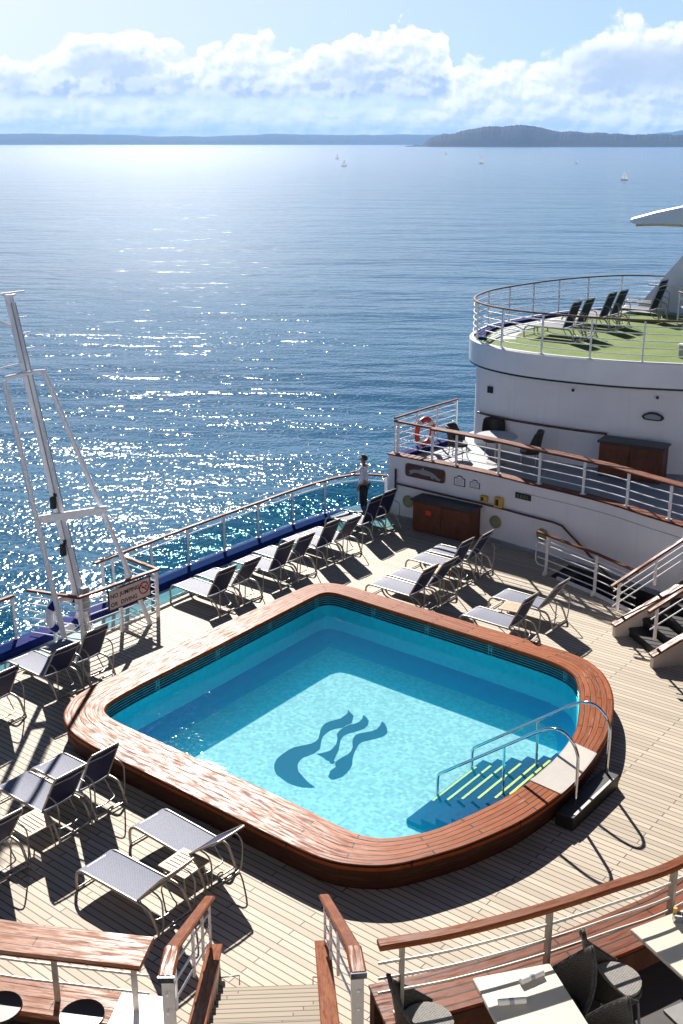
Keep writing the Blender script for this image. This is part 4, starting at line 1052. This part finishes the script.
for k in range(4):
    mb = MB(); mb.tube([(x - .14 + .095 * k + .026 * math.cos(R(a)), yy - .02 - .007 * k * 0, 1.42 + .04 * math.sin(R(a))) for a in range(0, 360, 40)], .007, 5, closed=True); mb.build('figure', 'gold', t)
# oval name plate high on the upper wall
x, yy = -11.15, 26.80
t = thing('oval_plaque', 'small scalloped oval plaque high on the tall white wall', 'plaque', (x, yy, 3.15))
ol = [(.26 * math.copysign(abs(math.cos(R(a))) ** .6, math.cos(R(a))) * (1 + .05 * math.cos(R(8 * a))), .085 * math.copysign(abs(math.sin(R(a))) ** .6, math.sin(R(a))) * (1 + .55 * max(0, math.cos(R(a - 90))) ** 8)) for a in range(0, 360, 10)]
mb = MB(); mb.prism(ol, 0, .03); mb.v = [(x + a, yy - c + a * .2, 3.15 + b) for a, b, c in mb.v]; mb.build('plate', 'sign_black', t)
mb = MB(); mb.prism([(a * .78, b * .62) for a, b in ol], 0, .036); mb.v = [(x + a, yy - c + a * .2, 3.15 + b) for a, b, c in mb.v]; mb.build('inset', 'deck_grey', t)

# ------------------------------------------------------------------ upper terrace furniture
def wicker_chair(label, loc, rz, group, hi=1.0, mat='wicker', square=False):
    """tub chair with a tall peaked wraparound back; faces local +x"""
    t = thing('wicker_chair', label, 'chair', loc, rz, group)
    N, K = 18, 8; vs = []
    for i in range(N + 1):
        ph = -115 + 230 * i / N                     # angle around the back, 0 = straight behind
        f = abs(ph) / 115
        top = .42 + (hi - .42) * max(0, 1 - f) ** 1.25
        if square: top = hi if abs(ph) < 62 else .42 + (hi - .42) * max(0, 1 - (abs(ph) - 62) / 40)
        for k in range(K + 1):
            z = .36 + (top - .36) * k / K
            flare = 1 + .14 * (k / K)
            r_ = .27 * flare
            vs.append((-math.cos(R(ph)) * r_ - .05 * (k / K) ** 2 * (1 - f), math.sin(R(ph)) * r_, z))
    fs = [(i * (K + 1) + k, i * (K + 1) + k + 1, (i + 1) * (K + 1) + k + 1, (i + 1) * (K + 1) + k) for i in range(N) for k in range(K)]
    mb = MB(); mb.add(vs, fs, None, True); o = mb.build('back_shell', mat); o.parent = t
    so = o.modifiers.new('thick', 'SOLIDIFY'); so.thickness = .028
    mb = MB(); mb.tube([vs[i * (K + 1) + K] for i in range(N + 1)], .014, 6); o2 = mb.build('rim', mat); o2.parent = o
    mb = MB(); mb.disc((0, 0, .36), .265, .06, 24); o = mb.build('seat', mat); o.parent = t
    mb = MB(); mb.disc((.02, 0, .421), .235, .035, 24); o = mb.build('cushion', 'cushion'); o.parent = t
    for sx, sy in ((1, 1), (1, -1), (-1, 1), (-1, -1)):
        mb = MB(); mb.tube([(sx * .17, sy * .17, .37), (sx * .21, sy * .21, 0)], .014, 6); o = mb.build('leg', 'dark_frame'); o.parent = t
    return t
t = thing('round_table', 'round grey cafe table half in sun on the upper terrace', 'table', (-14.8, 25.25, ZF))
mb = MB(); mb.disc((-14.8, 25.25, ZF + .72), .56, .025, 40); mb.build('table_top', 'table_grey', t)
mb = MB(); mb.tube([(-14.8, 25.25, ZF), (-14.8, 25.25, ZF + .72)], .035, 10); mb.disc((-14.8, 25.25, ZF), .25, .03, 24); mb.build('pedestal', 'dark_frame', t)
G2 = 'dark chairs round the cafe table'
wicker_chair('dark chair behind the cafe table, backed against the tall white wall', (-15.35, 26.0, ZF), R(-60), G2, .95, square=True)
wicker_chair('dark chair right of the cafe table with its back peaked towards the cabinet', (-13.95, 25.55, ZF), R(200), G2, .95, square=True)
wicker_chair('dark chair left of the cafe table beside the orange life ring', (-15.85, 25.0, ZF), R(15), G2, .9, square=True)
# dining tables, chairs on the camera side
def dining_table(label, cx, cy, ang, w, l):
    t = thing('dining_table', label, 'table', (cx, cy, ZN), ang, 'dining tables on the near terrace')
    mb = MB(); mb.cbox((0, 0, .715), (w, l, .035), .012); o = mb.build('table_top', 'table_white'); o.parent = t
    mb = MB(); mb.tube([(0, 0, .02), (0, 0, .70)], .04, 10); mb.box((0, 0, .01), (.5, .5, .03)); o = mb.build('pedestal', 'dark_frame'); o.parent = t
    return t
A1 = math.atan2(.785, .62) - R(90)
# w runs across (parallel to the rail), l away from it
def tbl_from(c1, c2, l):
    u = Vector((c2[0] - c1[0], c2[1] - c1[1])); w = u.length; u.normalize(); v = Vector((u.y, -u.x))
    c = Vector(c1) + u * w / 2 + v * l / 2
    return c, math.atan2(u.y, u.x), w, u, v
c, a, w, u1, v1 = tbl_from((-4.30, 7.33), (-3.84, 7.95), 1.35); T1 = c
dining_table('cream dining table at the bottom edge with two rolled napkins', c.x, c.y, a, w, 1.35)
c2_, a2, w2_, u2, v2 = tbl_from((-3.46, 8.86), (-3.12, 9.58), 1.3)
dining_table('cream dining table at the right edge with a small condiment holder', c2_.x, c2_.y, a2, w2_, 1.3)
def roll(label, p, ang):
    t = thing('napkin_roll', label, 'napkin', (p.x, p.y, ZN + .733), group='rolled napkins on the dining table')
    d = Vector((math.cos(ang), math.sin(ang), 0)) * .125; b = Vector((p.x, p.y, ZN + .733 + .03))
    mb = MB(); mb.tube([b - d, b + d], .03, 12); mb.build('roll', 'napkin', t)
    mb = MB(); mb.tube([b - d * .22, b + d * .12], .0315, 12); mb.build('paper_band', 'deck_grey', t)
Z3 = lambda c, q, e: Vector((c.x + q * 1, c.y + e, 0))
roll('rolled napkin near the rail end of the cream table', Vector((-4.30, 7.33)) + u1 * .52 + v1 * .16, a + .25)
roll('rolled napkin farther from the rail on the cream table', Vector((-4.30, 7.33)) + u1 * .22 + v1 * .40, a - .15)
cd = thing('condiment_holder', 'small steel condiment holder on the table at the right edge', 'condiment holder', (*(Vector((-3.46, 8.86)) + u2 * .50 + v2 * .10), ZN + .733))
q = Vector((-3.46, 8.86)) + u2 * .50 + v2 * .12
mb = MB(); mb.cbox((q.x, q.y, ZN + .733 + .045), (.10, .07, .09), .01, .4); mb.build('caddy', 'chrome', cd)
mb = MB(); mb.tube([(q.x - .04, q.y, ZN + .74), (q.x - .04, q.y, ZN + .87)], .02, 10); mb.build('bottle', 'yellow', cd)
mb = MB(); mb.tube([(q.x + .045, q.y, ZN + .74), (q.x + .045, q.y, ZN + .85)], .018, 10); mb.build('shaker', 'black_rubber', cd)
G3 = 'wicker chairs on the dining terrace'
ar = math.atan2(u1.y, u1.x); ar2 = math.atan2(u2.y, u2.x)
wicker_chair('black wicker chair facing the napkin table from its right side, nearer the rail', (-3.66, 7.76, ZN), ar + math.pi + .15, G3, 1.02)
wicker_chair('black wicker chair with sunlit seat facing the right-edge table', (-3.40, 8.44, ZN), ar2 - .35, G3, 1.05)
wicker_chair('black wicker chair at the bottom edge, second along the napkin table', (-3.14, 7.38, ZN), ar + math.pi + .1, G3, 1.02)
wicker_chair('black wicker chair left of the napkin table beside the stair post', (-4.50, 6.88, ZN), ar - .1, G3, 1.02)

# ------------------------------------------------------------------ canopy with slanted support on the turf terrace
cn = thing('canopy_arm', 'tapered white canopy arm on a slanted support above the turf terrace', 'canopy', (-13, 36.4, 4.5))
sec = [(-16.3, 7.22, 7.44), (-16.1, 7.18, 7.50), (-15.3, 7.24, 7.72), (-14.4, 7.26, 7.92), (-12, 7.25, 8.3), (-8, 7.2, 8.8)]
mb = MB(); vs = []
for x, zb, zt in sec:
    w = .35 + .5 * min(1, (x + 16.3) / 2)
    vs += [(x, 36.2 - w, zb + .08), (x, 36.2 + w, zb + .08), (x, 36.2 + w, zt - .05), (x, 36.2 + w * .8, zt), (x, 36.2 - w * .8, zt), (x, 36.2 - w, zt - .05)]
n = 6
fs = [(i * n + k, i * n + (k + 1) % n, (i + 1) * n + (k + 1) % n, (i + 1) * n + k) for i in range(len(sec) - 1) for k in range(n)] + [tuple(range(n)), tuple(range(len(vs) - n, len(vs)))]
mb.add(vs, fs); mb.build('arm', 'white_paint', cn)
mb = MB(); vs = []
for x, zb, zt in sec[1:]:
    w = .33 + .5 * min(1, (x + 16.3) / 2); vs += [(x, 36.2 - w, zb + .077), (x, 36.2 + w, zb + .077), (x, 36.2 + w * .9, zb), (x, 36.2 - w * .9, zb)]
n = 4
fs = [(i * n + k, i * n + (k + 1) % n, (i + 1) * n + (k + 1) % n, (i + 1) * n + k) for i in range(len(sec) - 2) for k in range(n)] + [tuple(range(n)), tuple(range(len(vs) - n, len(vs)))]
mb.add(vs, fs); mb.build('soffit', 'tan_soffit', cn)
mb = MB(); pl_ = [(-15.85, 4.5), (-13.6, 7.3), (-8.0, 7.3), (-8.0, 4.5)]
vs = [(x, yq, z) for yq in (35.75, 36.6) for x, z in pl_]
mb.add(vs, [(0, 1, 2, 3), (7, 6, 5, 4), (0, 4, 5, 1), (1, 5, 6, 2), (2, 6, 7, 3), (3, 7, 4, 0)]); mb.build('support', 'white_paint', cn)
mb = MB(); mb.box((-13.2, 35.70, 5.35), (4.4, .10, .06)); mb.build('ledge', 'white_rail', cn)
# small rail and crate beside the support
r = railing('gate_railing', 'short white rail with dark wood top at the right of the turf terrace', 'railing', [(-13.5, 33.6), (-12.2, 32.2), (-10.8, 31.2)], [.05, .6, 1.2, 1.8, 2.5, 3.2], 4.5, 5.5, [4.8, 5.05, 5.28], (.07, .045), (.04, .04), topmat='dark_wood')
t = thing('deck_locker', 'low grey locker on the turf at the right edge', 'locker', (-10.7, 28.3, 4.5)); mb = MB(); mb.cbox((-10.7, 28.3, 4.66), (.9, .5, .32), .03); mb.build('case', 'deck_grey', t)
mb = MB(); mb.cbox((-10.7, 28.3, 4.84), (.96, .56, .04), .02); mb.build('lid', 'white_paint', t)

# ------------------------------------------------------------------ the standing man
def skin_mesh(name, verts, edges, radii, mat, parent, root=0, sub=2, loc=(0, 0, 0)):
    me = bpy.data.meshes.new(name); me.from_pydata(verts, edges, [])
    o = bpy.data.objects.new(name, me); COL.objects.link(o)
    o.modifiers.new('s', 'SKIN')
    sv = me.skin_vertices[0].data
    for i, r_ in enumerate(radii):
        sv[i].radius = r_ if isinstance(r_, tuple) else (r_, r_); sv[i].use_root = (i == root)
    ss = o.modifiers.new('u', 'SUBSURF'); ss.levels = sub; ss.render_levels = sub
    dg = bpy.context.evaluated_depsgraph_get(); m2 = bpy.data.meshes.new_from_object(o.evaluated_get(dg))
    bpy.data.objects.remove(o); m2.name = name
    m2.polygons.foreach_set('use_smooth', [True] * len(m2.polygons)); m2.materials.clear(); m2.materials.append(M[mat])
    o = bpy.data.objects.new(name, m2); COL.objects.link(o)
    if parent: o.parent = parent
    return o
def chain(pts, V, E, Rr, start=None):
    prev = start
    for (p, r_) in pts:
        V.append(p); Rr.append(r_)
        if prev is not None: E.append((prev, len(V) - 1))
        prev = len(V) - 1
    return prev
V, E, Rr = [], [], []
chain([((0, 0, .93), .105)], V, E, Rr)
ch = chain([((.0, 0, 1.12), .10), ((.0, 0, 1.32), .115), ((.0, 0, 1.43), .085), ((.01, 0, 1.50), .052), ((.02, 0, 1.56), .058), ((.03, 0, 1.64), .088), ((.02, 0, 1.71), .065)], V, E, Rr, 0)
def finger_set(wrist_i, palm, dirv, sidev, V, E, Rr):
    palm_i = chain([(palm, .026)], V, E, Rr, wrist_i)
    d = Vector(dirv).normalized(); s = Vector(sidev).normalized(); P0 = Vector(palm)
    for k, (o_, ln) in enumerate(((-.032, .062), (-.011, .075), (.011, .072), (.032, .056))):
        a = P0 + d * .035 + s * o_; b = a + d * ln * .55 + Vector((0, 0, -.008)); c = b + d * ln * .45 + Vector((0, 0, -.025))
        chain([(tuple(a), .0095), (tuple(b), .009), (tuple(c), .0075)], V, E, Rr, palm_i)
    a = P0 + s * .045 + d * .0; b = a + d * .03 + s * .012
    chain([(tuple(a), .011), (tuple(b), .009)], V, E, Rr, palm_i)
# right arm reaches to the rail, left hand at the trouser pocket
w = chain([((0, -.17, 1.42), .058), ((.20, -.24, 1.24), .043), ((.41, -.24, 1.16), .030)], V, E, Rr, 3)
finger_set(w, (.47, -.235, 1.155), (1, 0, -.12), (0, 1, 0), V, E, Rr)
w = chain([((0, .18, 1.42), .058), ((-.06, .25, 1.15), .043), ((.05, .22, .95), .032)], V, E, Rr, 3)
finger_set(w, (.08, .205, .90), (.35, -.1, -1), (1, 0, .2), V, E, Rr)
chain([((0, -.09, .88), .09), ((.03, -.10, .50), .060), ((-.01, -.10, .09), .042), ((.13, -.11, .035), .035)], V, E, Rr, 0)
chain([((0, .09, .88), .09), ((.02, .10, .50), .060), ((-.04, .10, .09), .042), ((.10, .11, .035), .035)], V, E, Rr, 0)
man = skin_mesh('person', V, E, Rr, 'skin', None)
tag(man, 'man in white shirt and black trousers resting a hand on the stern rail', 'person')
man.location = (-17.79, 23.36, 0); man.rotation_euler = (0, 0, R(196))
# nose and ears join the body mesh
bm = bmesh.new(); bm.from_mesh(man.data)
for (c, sx) in (((.125, 0, 1.62), (.022, .014, .022)), ((.02, .088, 1.63), (.02, .01, .03)), ((.02, -.088, 1.63), (.02, .01, .03))):
    bmesh.ops.create_uvsphere(bm, u_segments=10, v_segments=8, radius=1, matrix=Matrix.Translation(c) @ Matrix.Diagonal((*sx, 1)))
bm.to_mesh(man.data); bm.free(); man.data.polygons.foreach_set('use_smooth', [True] * len(man.data.polygons))
mb = MB()
for s in (-1, 1): mb.disc((.112, s * .032, 1.655), .011, .006, 10, 'X')
o = mb.build('eyes', 'hair'); o.parent = man
mb = MB(); mb.box((.118, 0, 1.578), (.008, .045, .009)); o = mb.build('mouth', 'sign_red'); o.parent = man
V, E, Rr = [], [], []
chain([((0, 0, .97), .125), ((.0, 0, 1.12), .122), ((.0, 0, 1.32), .135), ((.0, 0, 1.44), .095), ((.005, 0, 1.49), .064)], V, E, Rr)
chain([((0, -.17, 1.42), .070), ((.20, -.24, 1.24), .056), ((.37, -.24, 1.175), .044)], V, E, Rr, 3)
chain([((0, .18, 1.42), .070), ((-.06, .25, 1.15), .056), ((.035, .223, .98), .044)], V, E, Rr, 3)
skin_mesh('shirt', V, E, Rr, 'shirt', man)
V, E, Rr = [], [], []
chain([((0, 0, .95), .122)], V, E, Rr)
chain([((0, -.09, .87), .105), ((.03, -.10, .50), .076), ((-.01, -.10, .10), .060)], V, E, Rr, 0)
chain([((0, .09, .87), .105), ((.02, .10, .50), .076), ((-.04, .10, .10), .060)], V, E, Rr, 0)
skin_mesh('trousers', V, E, Rr, 'trousers', man)
for sy, x0 in ((-.105, 0.0), (.105, -.03)):
    mb = MB(); mb.tube([(x0 - .06, sy, .045), (x0 + .05, sy, .05), (x0 + .15, sy, .035), (x0 + .2, sy, .03)], [.042, .048, .04, .02], 10); o = mb.build('shoe', 'black_rubber'); o.parent = man
V, E, Rr = [], [], []
chain([((-.055, 0, 1.60), .060), ((-.035, 0, 1.68), .078), ((.035, 0, 1.735), .062), ((.085, 0, 1.73), .03)], V, E, Rr)
skin_mesh('hair', V, E, Rr, 'hair', man)
mb = MB()
for s in (-1, 1): mb.add([(.09, 0, 1.455), (.085, s * .05, 1.475), (.085, s * .05, 1.435)], [(0, 1, 2)])
mb.box((.092, 0, 1.455), (.016, .02, .02)); o = mb.build('bow_tie', 'black_rubber'); o.parent = man

# ------------------------------------------------------------------ sea, land, boats
SEA = -9.
n = 96
mb = MB(); rs = [0.5, 40, 200, 1000, 5000, 16500]
vs = []
for r_ in rs:
    for k in range(n): vs.append((r_ * math.cos(2 * math.pi * k / n), r_ * math.sin(2 * math.pi * k / n), SEA))
fs = [tuple(range(n))] + [(i * n + k, (i + 1) * n + k, (i + 1) * n + (k + 1) % n, i * n + (k + 1) % n) for i in range(len(rs) - 1) for k in range(n)]
mb.add(vs, fs); o = mb.build('sea', 'sea_water'); tag(o, 'open blue sea glittering in the sun', 'sea', kind='structure')
def cam_dir(u):     # azimuth of a compass bearing, measured about the viewpoint, in the deck's axes
    a = math.atan((u - 341.5) / 1120 / 1.053) ; th = R(38.5)
    x, y = math.sin(a), math.cos(a)
    return Vector((x * math.cos(th) - y * math.sin(th), x * math.sin(th) + y * math.cos(th), 0))
from mathutils import noise as mn
def ridge(name, label, dist, u0, u1, prof, depth, mat, amp, sc_):
    """ridge of land seen far off: prof gives crest height (m) against bearing"""
    mb = MB(); N = 420; K = 7; vs = []
    def ph(u):
        for (a, b), (c, d) in zip(prof, prof[1:]):
            if a <= u <= c: t = (u - a) / (c - a); t = t * t * (3 - 2 * t); return b + (d - b) * t
        return 0
    for i in range(N + 1):
        u = u0 + (u1 - u0) * i / N
        d = cam_dir(u); h = ph(u)
        for k in range(K + 1):
            t = k / K
            f = math.sin(math.pi * min(1, t * 1.0)) if t < .5 else math.cos((t - .5) * math.pi)
            f = math.sin(math.pi * t)
            q = d * (dist + depth * t)
            nz = (mn.fractal(Vector((q.x * sc_, q.y * sc_, 1.3)), .8, 2., 5) * amp + random.uniform(-.5, .5) * amp * .3) * (f if h > 1 else 0)
            z = SEA - 1 + (h + 1 + nz) * f if k not in (0, K) else SEA - 1
            vs.append((q.x, q.y, z))
    fs = [(i * (K + 1) + k, (i + 1) * (K + 1) + k, (i + 1) * (K + 1) + k + 1, i * (K + 1) + k + 1) for i in range(N) for k in range(K)]
    mb.add(vs, fs); o = mb.build(name, mat); tag(o, label, 'hills', kind='structure'); return o
ridge('island', 'dark wooded island hill across the water on the right', 6200, 405, 900, [(405, 2), (421, 8), (432, 60), (445, 72), (470, 88), (500, 100), (520, 110), (540, 98), (565, 78), (600, 68), (640, 66), (683, 62), (760, 70), (860, 20), (900, 0)], 900, 'wooded_hill', 14, .004)
ridge('far_shore', 'low hazy blue shore along the left horizon', 13200, -300, 460, [(-300, 60), (0, 118), (70, 116), (110, 112), (160, 95), (200, 92), (240, 112), (270, 124), (300, 116), (340, 112), (400, 112), (460, 108)], 1500, 'far_shore', 10, .0016)
ridge('far_mountain', 'faint blue hill behind the island at the right edge', 14500, 640, 800, [(640, 100), (665, 140), (690, 175), (730, 190), (800, 60)], 1200, 'far_shore', 14, .002)
def sailboat(label, u, dist, h, heel, main=True):
    d = cam_dir(u) * dist
    t = thing('sailboat', label, 'sailboat', (d.x, d.y, SEA), R(38.5 + random.uniform(-20, 20)), 'sailboats on the far water')
    L = h * .75
    mb = MB(); secs = [(-.5, .12, .0), (-.3, .17, .0), (0, .19, 0), (.3, .12, 0), (.52, .01, .03)]
    vs = []
    for x, w, z in secs: vs += [(x * L, -w * L * .8, .10 * L + z * L), (x * L, -w * L * .3, -.05 * L), (x * L, w * L * .3, -.05 * L), (x * L, w * L * .8, .10 * L + z * L)]
    fs = [(i * 4 + k, i * 4 + (k + 1) % 4, i * 4 + 4 + (k + 1) % 4, i * 4 + 4 + k) for i in range(4) for k in range(4)] + [(0, 1, 2, 3), (19, 18, 17, 16)]
    mb.add(vs, fs); o = mb.build('hull', 'hull_white'); o.parent = t
    mb = MB(); mb.tube([(.05 * L, 0, .1 * L), (.05 * L, 0, h)], h * .008, 6); mb.tube([(.05 * L, 0, .2 * L), (-.42 * L, 0, .2 * L)], h * .008, 6); o = mb.build('mast', 'frame_metal'); o.parent = t
    def sail(pts, name):
        mb = MB(); mb.add([(x * L, yq, z * h) for yq in (-.01, .01) for x, z in pts], [(0, 1, 2), (5, 4, 3), (0, 3, 4, 1), (1, 4, 5, 2), (2, 5, 3, 0)]); o = mb.build(name, 'sail'); o.parent = t
    if main: sail([(.03, .2), (.03, .98), (-.4, .19)], 'mainsail')
    sail([(.08, .88), (.5, .12), (.1, .16)], 'jib')
    return t
sailboat('white sailboat in the middle of the water, nearer of the centre pair', 344, 1000, 6, 0)
sailboat('smaller white sailboat farther left of the centre pair', 337, 1450, 6.5, 0)
sailboat('white sailboat in front of the wooded island', 482, 1150, 6.5, 0)
sailboat('small boat with bare mast in the distance before the island', 578, 1150, 4, 0, False)
sailboat('white sailboat closest to the right edge of the water', 627, 640, 5., 0)
sailboat('tiny pale boat far out before the island, left end', 446, 2100, 6, 0)

# air
hz, nt, out = new_mat('haze_air'); g = NG(nt)
pv = g.n('ShaderNodeVolumePrincipled'); pv.inputs['Color'].default_value = (.26, .54, 1, 1); pv.inputs['Density'].default_value = HAZE = 5.2e-5; pv.inputs['Anisotropy'].default_value = .1
g.link(pv.outputs[0], out.inputs['Volume']); M['haze_air'] = hz
mb = MB(); mb.box((0, 0, (SEA - 1.5 + 260) / 2), (36000, 36000, 260 - (SEA - 1.5)))
USE_HAZE = True
if USE_HAZE:
    o = mb.build('haze', 'haze_air'); tag(o, 'thin blue haze over the water', 'haze', kind='stuff')

# ------------------------------------------------------------------ sky, sun, camera
SUN_EL = R(35); sd = Vector((-.739, .674, 0)).normalized()
SUNV = Vector((sd.x * math.cos(SUN_EL), sd.y * math.cos(SUN_EL), math.sin(SUN_EL)))
w = bpy.data.worlds.new('World'); sc.world = w; w.use_nodes = True
nt = w.node_tree
for n_ in list(nt.nodes): nt.nodes.remove(n_)
g = NG(nt)
sky = g.n('ShaderNodeTexSky', sky_type='NISHITA'); sky.sun_disc = False; sky.sun_elevation = SUN_EL
sky.sun_rotation = math.atan2(sd.x, sd.y)
sky.air_density = .45; sky.dust_density = .2; sky.altitude = 1500; sky.ozone_density = 1.5
dirv = g.n('ShaderNodeTexCoord').outputs['Generated']
sx = g.n('ShaderNodeSeparateXYZ'); g.link(dirv, sx.inputs[0])
th = R(38.5); X, Y, Z = sx.outputs
xc = g.math('ADD', g.math('MULTIPLY', X, math.cos(th)), g.math('MULTIPLY', Y, math.sin(th)))
yc = g.math('SUBTRACT', g.math('MULTIPLY', Y, math.cos(th)), g.math('MULTIPLY', X, math.sin(th)))
az = g.math('MULTIPLY', g.math('ARCTAN2', xc, yc), 180 / math.pi)
el = g.math('MULTIPLY', g.math('ARCSINE', Z), 180 / math.pi)
cv = g.n('ShaderNodeCombineXYZ'); g.link(az, cv.inputs[0]); g.link(g.math('MULTIPLY', el, 1.25), cv.inputs[1])
P = cv.outputs[0]
def fbm(vec, scale, det=6, rough=.58, dist=.15): return g.noise(vec, scale, det, rough, dist)
def curve(v, pts, x0, x1):
    c = g.n('ShaderNodeFloatCurve'); g.link(g.mapr(v, x0, x1), c.inputs['Value'])
    cu = c.mapping.curves[0]
    cu.points[0].location = (pts[0][0], pts[0][1]); cu.points[-1].location = (pts[-1][0], pts[-1][1])
    for a, b in pts[1:-1]: cu.points.new(a, b)
    c.mapping.update()
    return c.outputs[0]
def px(u): return (math.degrees(math.atan((u - 341.5) / 1120 / 1.07)) + 22) / 44
def pe(v): return max(0, (143 - v) * .0442) / 8
topA = [(0, 100), (-150, 70), (-60, 62), (0, 46), (40, 40), (80, 24), (110, 14), (132, 11), (150, 22), (165, 32), (200, 32), (228, 26), (262, 23), (285, 36), (312, 26), (350, 19), (385, 14), (402, 8), (436, 11), (446, 26), (455, 66), (470, 118), (683, 130)]
topA = sorted([(px(u) if u != 0 or i else 0, pe(v)) for i, (u, v) in enumerate(topA) if i > 0] + [(0, pe(80)), (1, pe(130))])
topB = [(-200, 125), (300, 118), (420, 100), (446, 62), (470, 46), (520, 44), (556, 40), (580, 30), (598, 12), (610, 3), (622, 5), (640, 12), (662, 20), (690, 14), (760, 30), (800, 60)]
topB = sorted([(px(u), pe(v)) for u, v in topB] + [(0, pe(130)), (1, pe(70))])
def puffs(vec):
    n1 = fbm(vec, .55, 7, .54, .1)
    v_ = g.n('ShaderNodeTexVoronoi', feature='SMOOTH_F1'); v_.inputs['Scale'].default_value = .8; v_.inputs['Smoothness'].default_value = .5
    v_.inputs['Detail'].default_value = 3; v_.inputs['Roughness'].default_value = .42; v_.inputs['Lacunarity'].default_value = 2.3; g.link(vec, v_.inputs['Vector'])
    return n1, v_.outputs['Distance']
warp, vd = puffs(P)
off = g.n('ShaderNodeVectorMath', operation='ADD'); g.link(P, off.inputs[0]); off.inputs[1].default_value = (-.16, .30, 0)
warp2, vd2 = puffs(off.outputs[0])
wob = g.math('ADD', g.math('MULTIPLY', g.math('SUBTRACT', warp, .5), 1.5), g.math('MULTIPLY', g.math('SUBTRACT', .42, vd), 1.1))
rel = g.math('ADD', g.math('MULTIPLY', g.math('SUBTRACT', warp, warp2), 4.2), g.math('MULTIPLY', g.math('SUBTRACT', vd2, vd), 2.4))
def layer(tops, base_v, soft):
    t = g.math('MULTIPLY', curve(az, tops, -22, 22), 8)
    d = g.math('ADD', g.math('SUBTRACT', t, el), wob)     # >0 inside, in degrees
    m_ = g.mapr(d, 0, soft, 0, 1, True)
    b = g.mapr(g.math('ADD', el, g.math('MULTIPLY', g.math('SUBTRACT', warp, .5), .8)), base_v, base_v + .55, 0, 1, True)
    return d, m_, b
dA, mA, bA = layer(topA, 1.75, .22)
dB, mB, bB = layer(topB, .15, .5)
HI, MID, LO = (10.6, 10.8, 11.0, 1), (7.6, 8.4, 9.6, 1), (4.6, 5.8, 7.6, 1)
def shade(d, d0, d1, k):
    # thick parts and undersides are greyer, sun-facing billows whiter
    body = g.mapr(d, d0, d1, 1, 0, True)
    l = g.math('ADD', g.math('MULTIPLY', body, .60), g.math('MULTIPLY', g.math('ADD', g.math('MULTIPLY', rel, k), .5, clamp=True), .55), clamp=True)
    return g.mix(g.mapr(l, .52, .95), g.mix(g.mapr(l, .05, .52), LO, MID), HI)
patch = g.mapr(fbm(g.mapping(P, (.55, 1, 1)), .38, 4, .5), .44, .66, 0, .75, True)
cA = g.mix(g.math('MULTIPLY', patch, g.mapr(dA, .5, 1.6)), shade(dA, .3, 2.5, 1.0), (5.6, 6.7, 8.4, 1))
# the right-hand tower carries a broad grey underside
under = g.math('MULTIPLY', g.mapr(az, 9, 13, 0, 1, True), g.mapr(g.math('ABSOLUTE', g.math('SUBTRACT', el, 3.3)), .3, 1.5, 1, 0, True))
cB = g.mix(g.math('MULTIPLY', under, .9), shade(dB, .4, 3.6, .9), (4.9, 6.0, 7.7, 1))
flat = g.mapping(P, (.30, 1.7, 1))
ln1 = fbm(flat, .9, 7, .6)
lowm = g.mapr(g.math('ADD', el, g.math('MULTIPLY', g.math('SUBTRACT', ln1, .5), 2.6)), .9, 2.6, 1.0, 0, True)
cL = g.mix(g.mapr(g.math('ADD', ln1, g.math('MULTIPLY', rel, .22)), .32, .66), (6.6, 7.7, 9.4, 1), HI)
veil = g.mix(g.mapr(az, -17, 12), (8.8, 9.4, 10.1, 1), (5.6, 7.4, 9.4, 1))   # thin high cloud, thicker towards the sun
c = g.mix(g.mapr(az, -17, 17, .85, .65), sky.outputs[0], veil)
c = g.mix(g.math('MULTIPLY', mB, .95), c, cB)
c = g.mix(g.math('MULTIPLY', lowm, .8), c, cL)
c = g.mix(g.math('MULTIPLY', g.math('MULTIPLY', mA, bA), .97), c, cA)
front = g.math('MULTIPLY', g.mapr(el, 8, 14, 1, 0), g.mapr(g.math('ABSOLUTE', az), 30, 45, 1, 0))     # the rest of the dome is clear sky
bg1 = g.n('ShaderNodeBackground'); g.link(sky.outputs[0], bg1.inputs[0]); bg1.inputs[1].default_value = .058
bg2 = g.n('ShaderNodeBackground'); g.link(c, bg2.inputs[0]); bg2.inputs[1].default_value = .065
ms_ = g.n('ShaderNodeMixShader'); g.link(front, ms_.inputs[0]); g.link(bg1.outputs[0], ms_.inputs[1]); g.link(bg2.outputs[0], ms_.inputs[2])
wo = g.n('ShaderNodeOutputWorld'); g.link(ms_.outputs[0], wo.inputs[0])
w.cycles.sampling_method = 'MANUAL'; w.cycles.sample_map_resolution = 256

L = bpy.data.lights.new('sun', 'SUN'); L.energy = 5.; L.angle = R(.53); L.color = (1, .95, .88)
lo = bpy.data.objects.new('sun', L); COL.objects.link(lo); lo.rotation_euler = (-SUNV).to_track_quat('-Z', 'Y').to_euler(); lo.location = SUNV * 60

cam = bpy.data.cameras.new('camera'); co = bpy.data.objects.new('camera', cam); COL.objects.link(co)
co.location = (0, 0, 9.8); co.rotation_euler = (R(90) - math.atan(369 / 1120), 0, R(38.5))
cam.sensor_fit = 'VERTICAL'; cam.sensor_height = 36; cam.sensor_width = 24; cam.lens = 1120 * 36 / 1024
cam.clip_start = .1; cam.clip_end = 60000
sc.camera = co
sc.view_settings.view_transform = 'Standard'; sc.view_settings.look = 'None'; sc.view_settings.gamma = 1; sc.view_settings.exposure = .85
sc.render.engine = 'CYCLES'
cy = sc.cycles; cy.use_denoising = True; cy.max_bounces = 8; cy.transparent_max_bounces = 16; cy.diffuse_bounces = 3; cy.glossy_bounces = 3; cy.volume_bounces = 3
cy.sample_clamp_indirect = 1.5; cy.caustics_reflective = False; cy.caustics_refractive = False
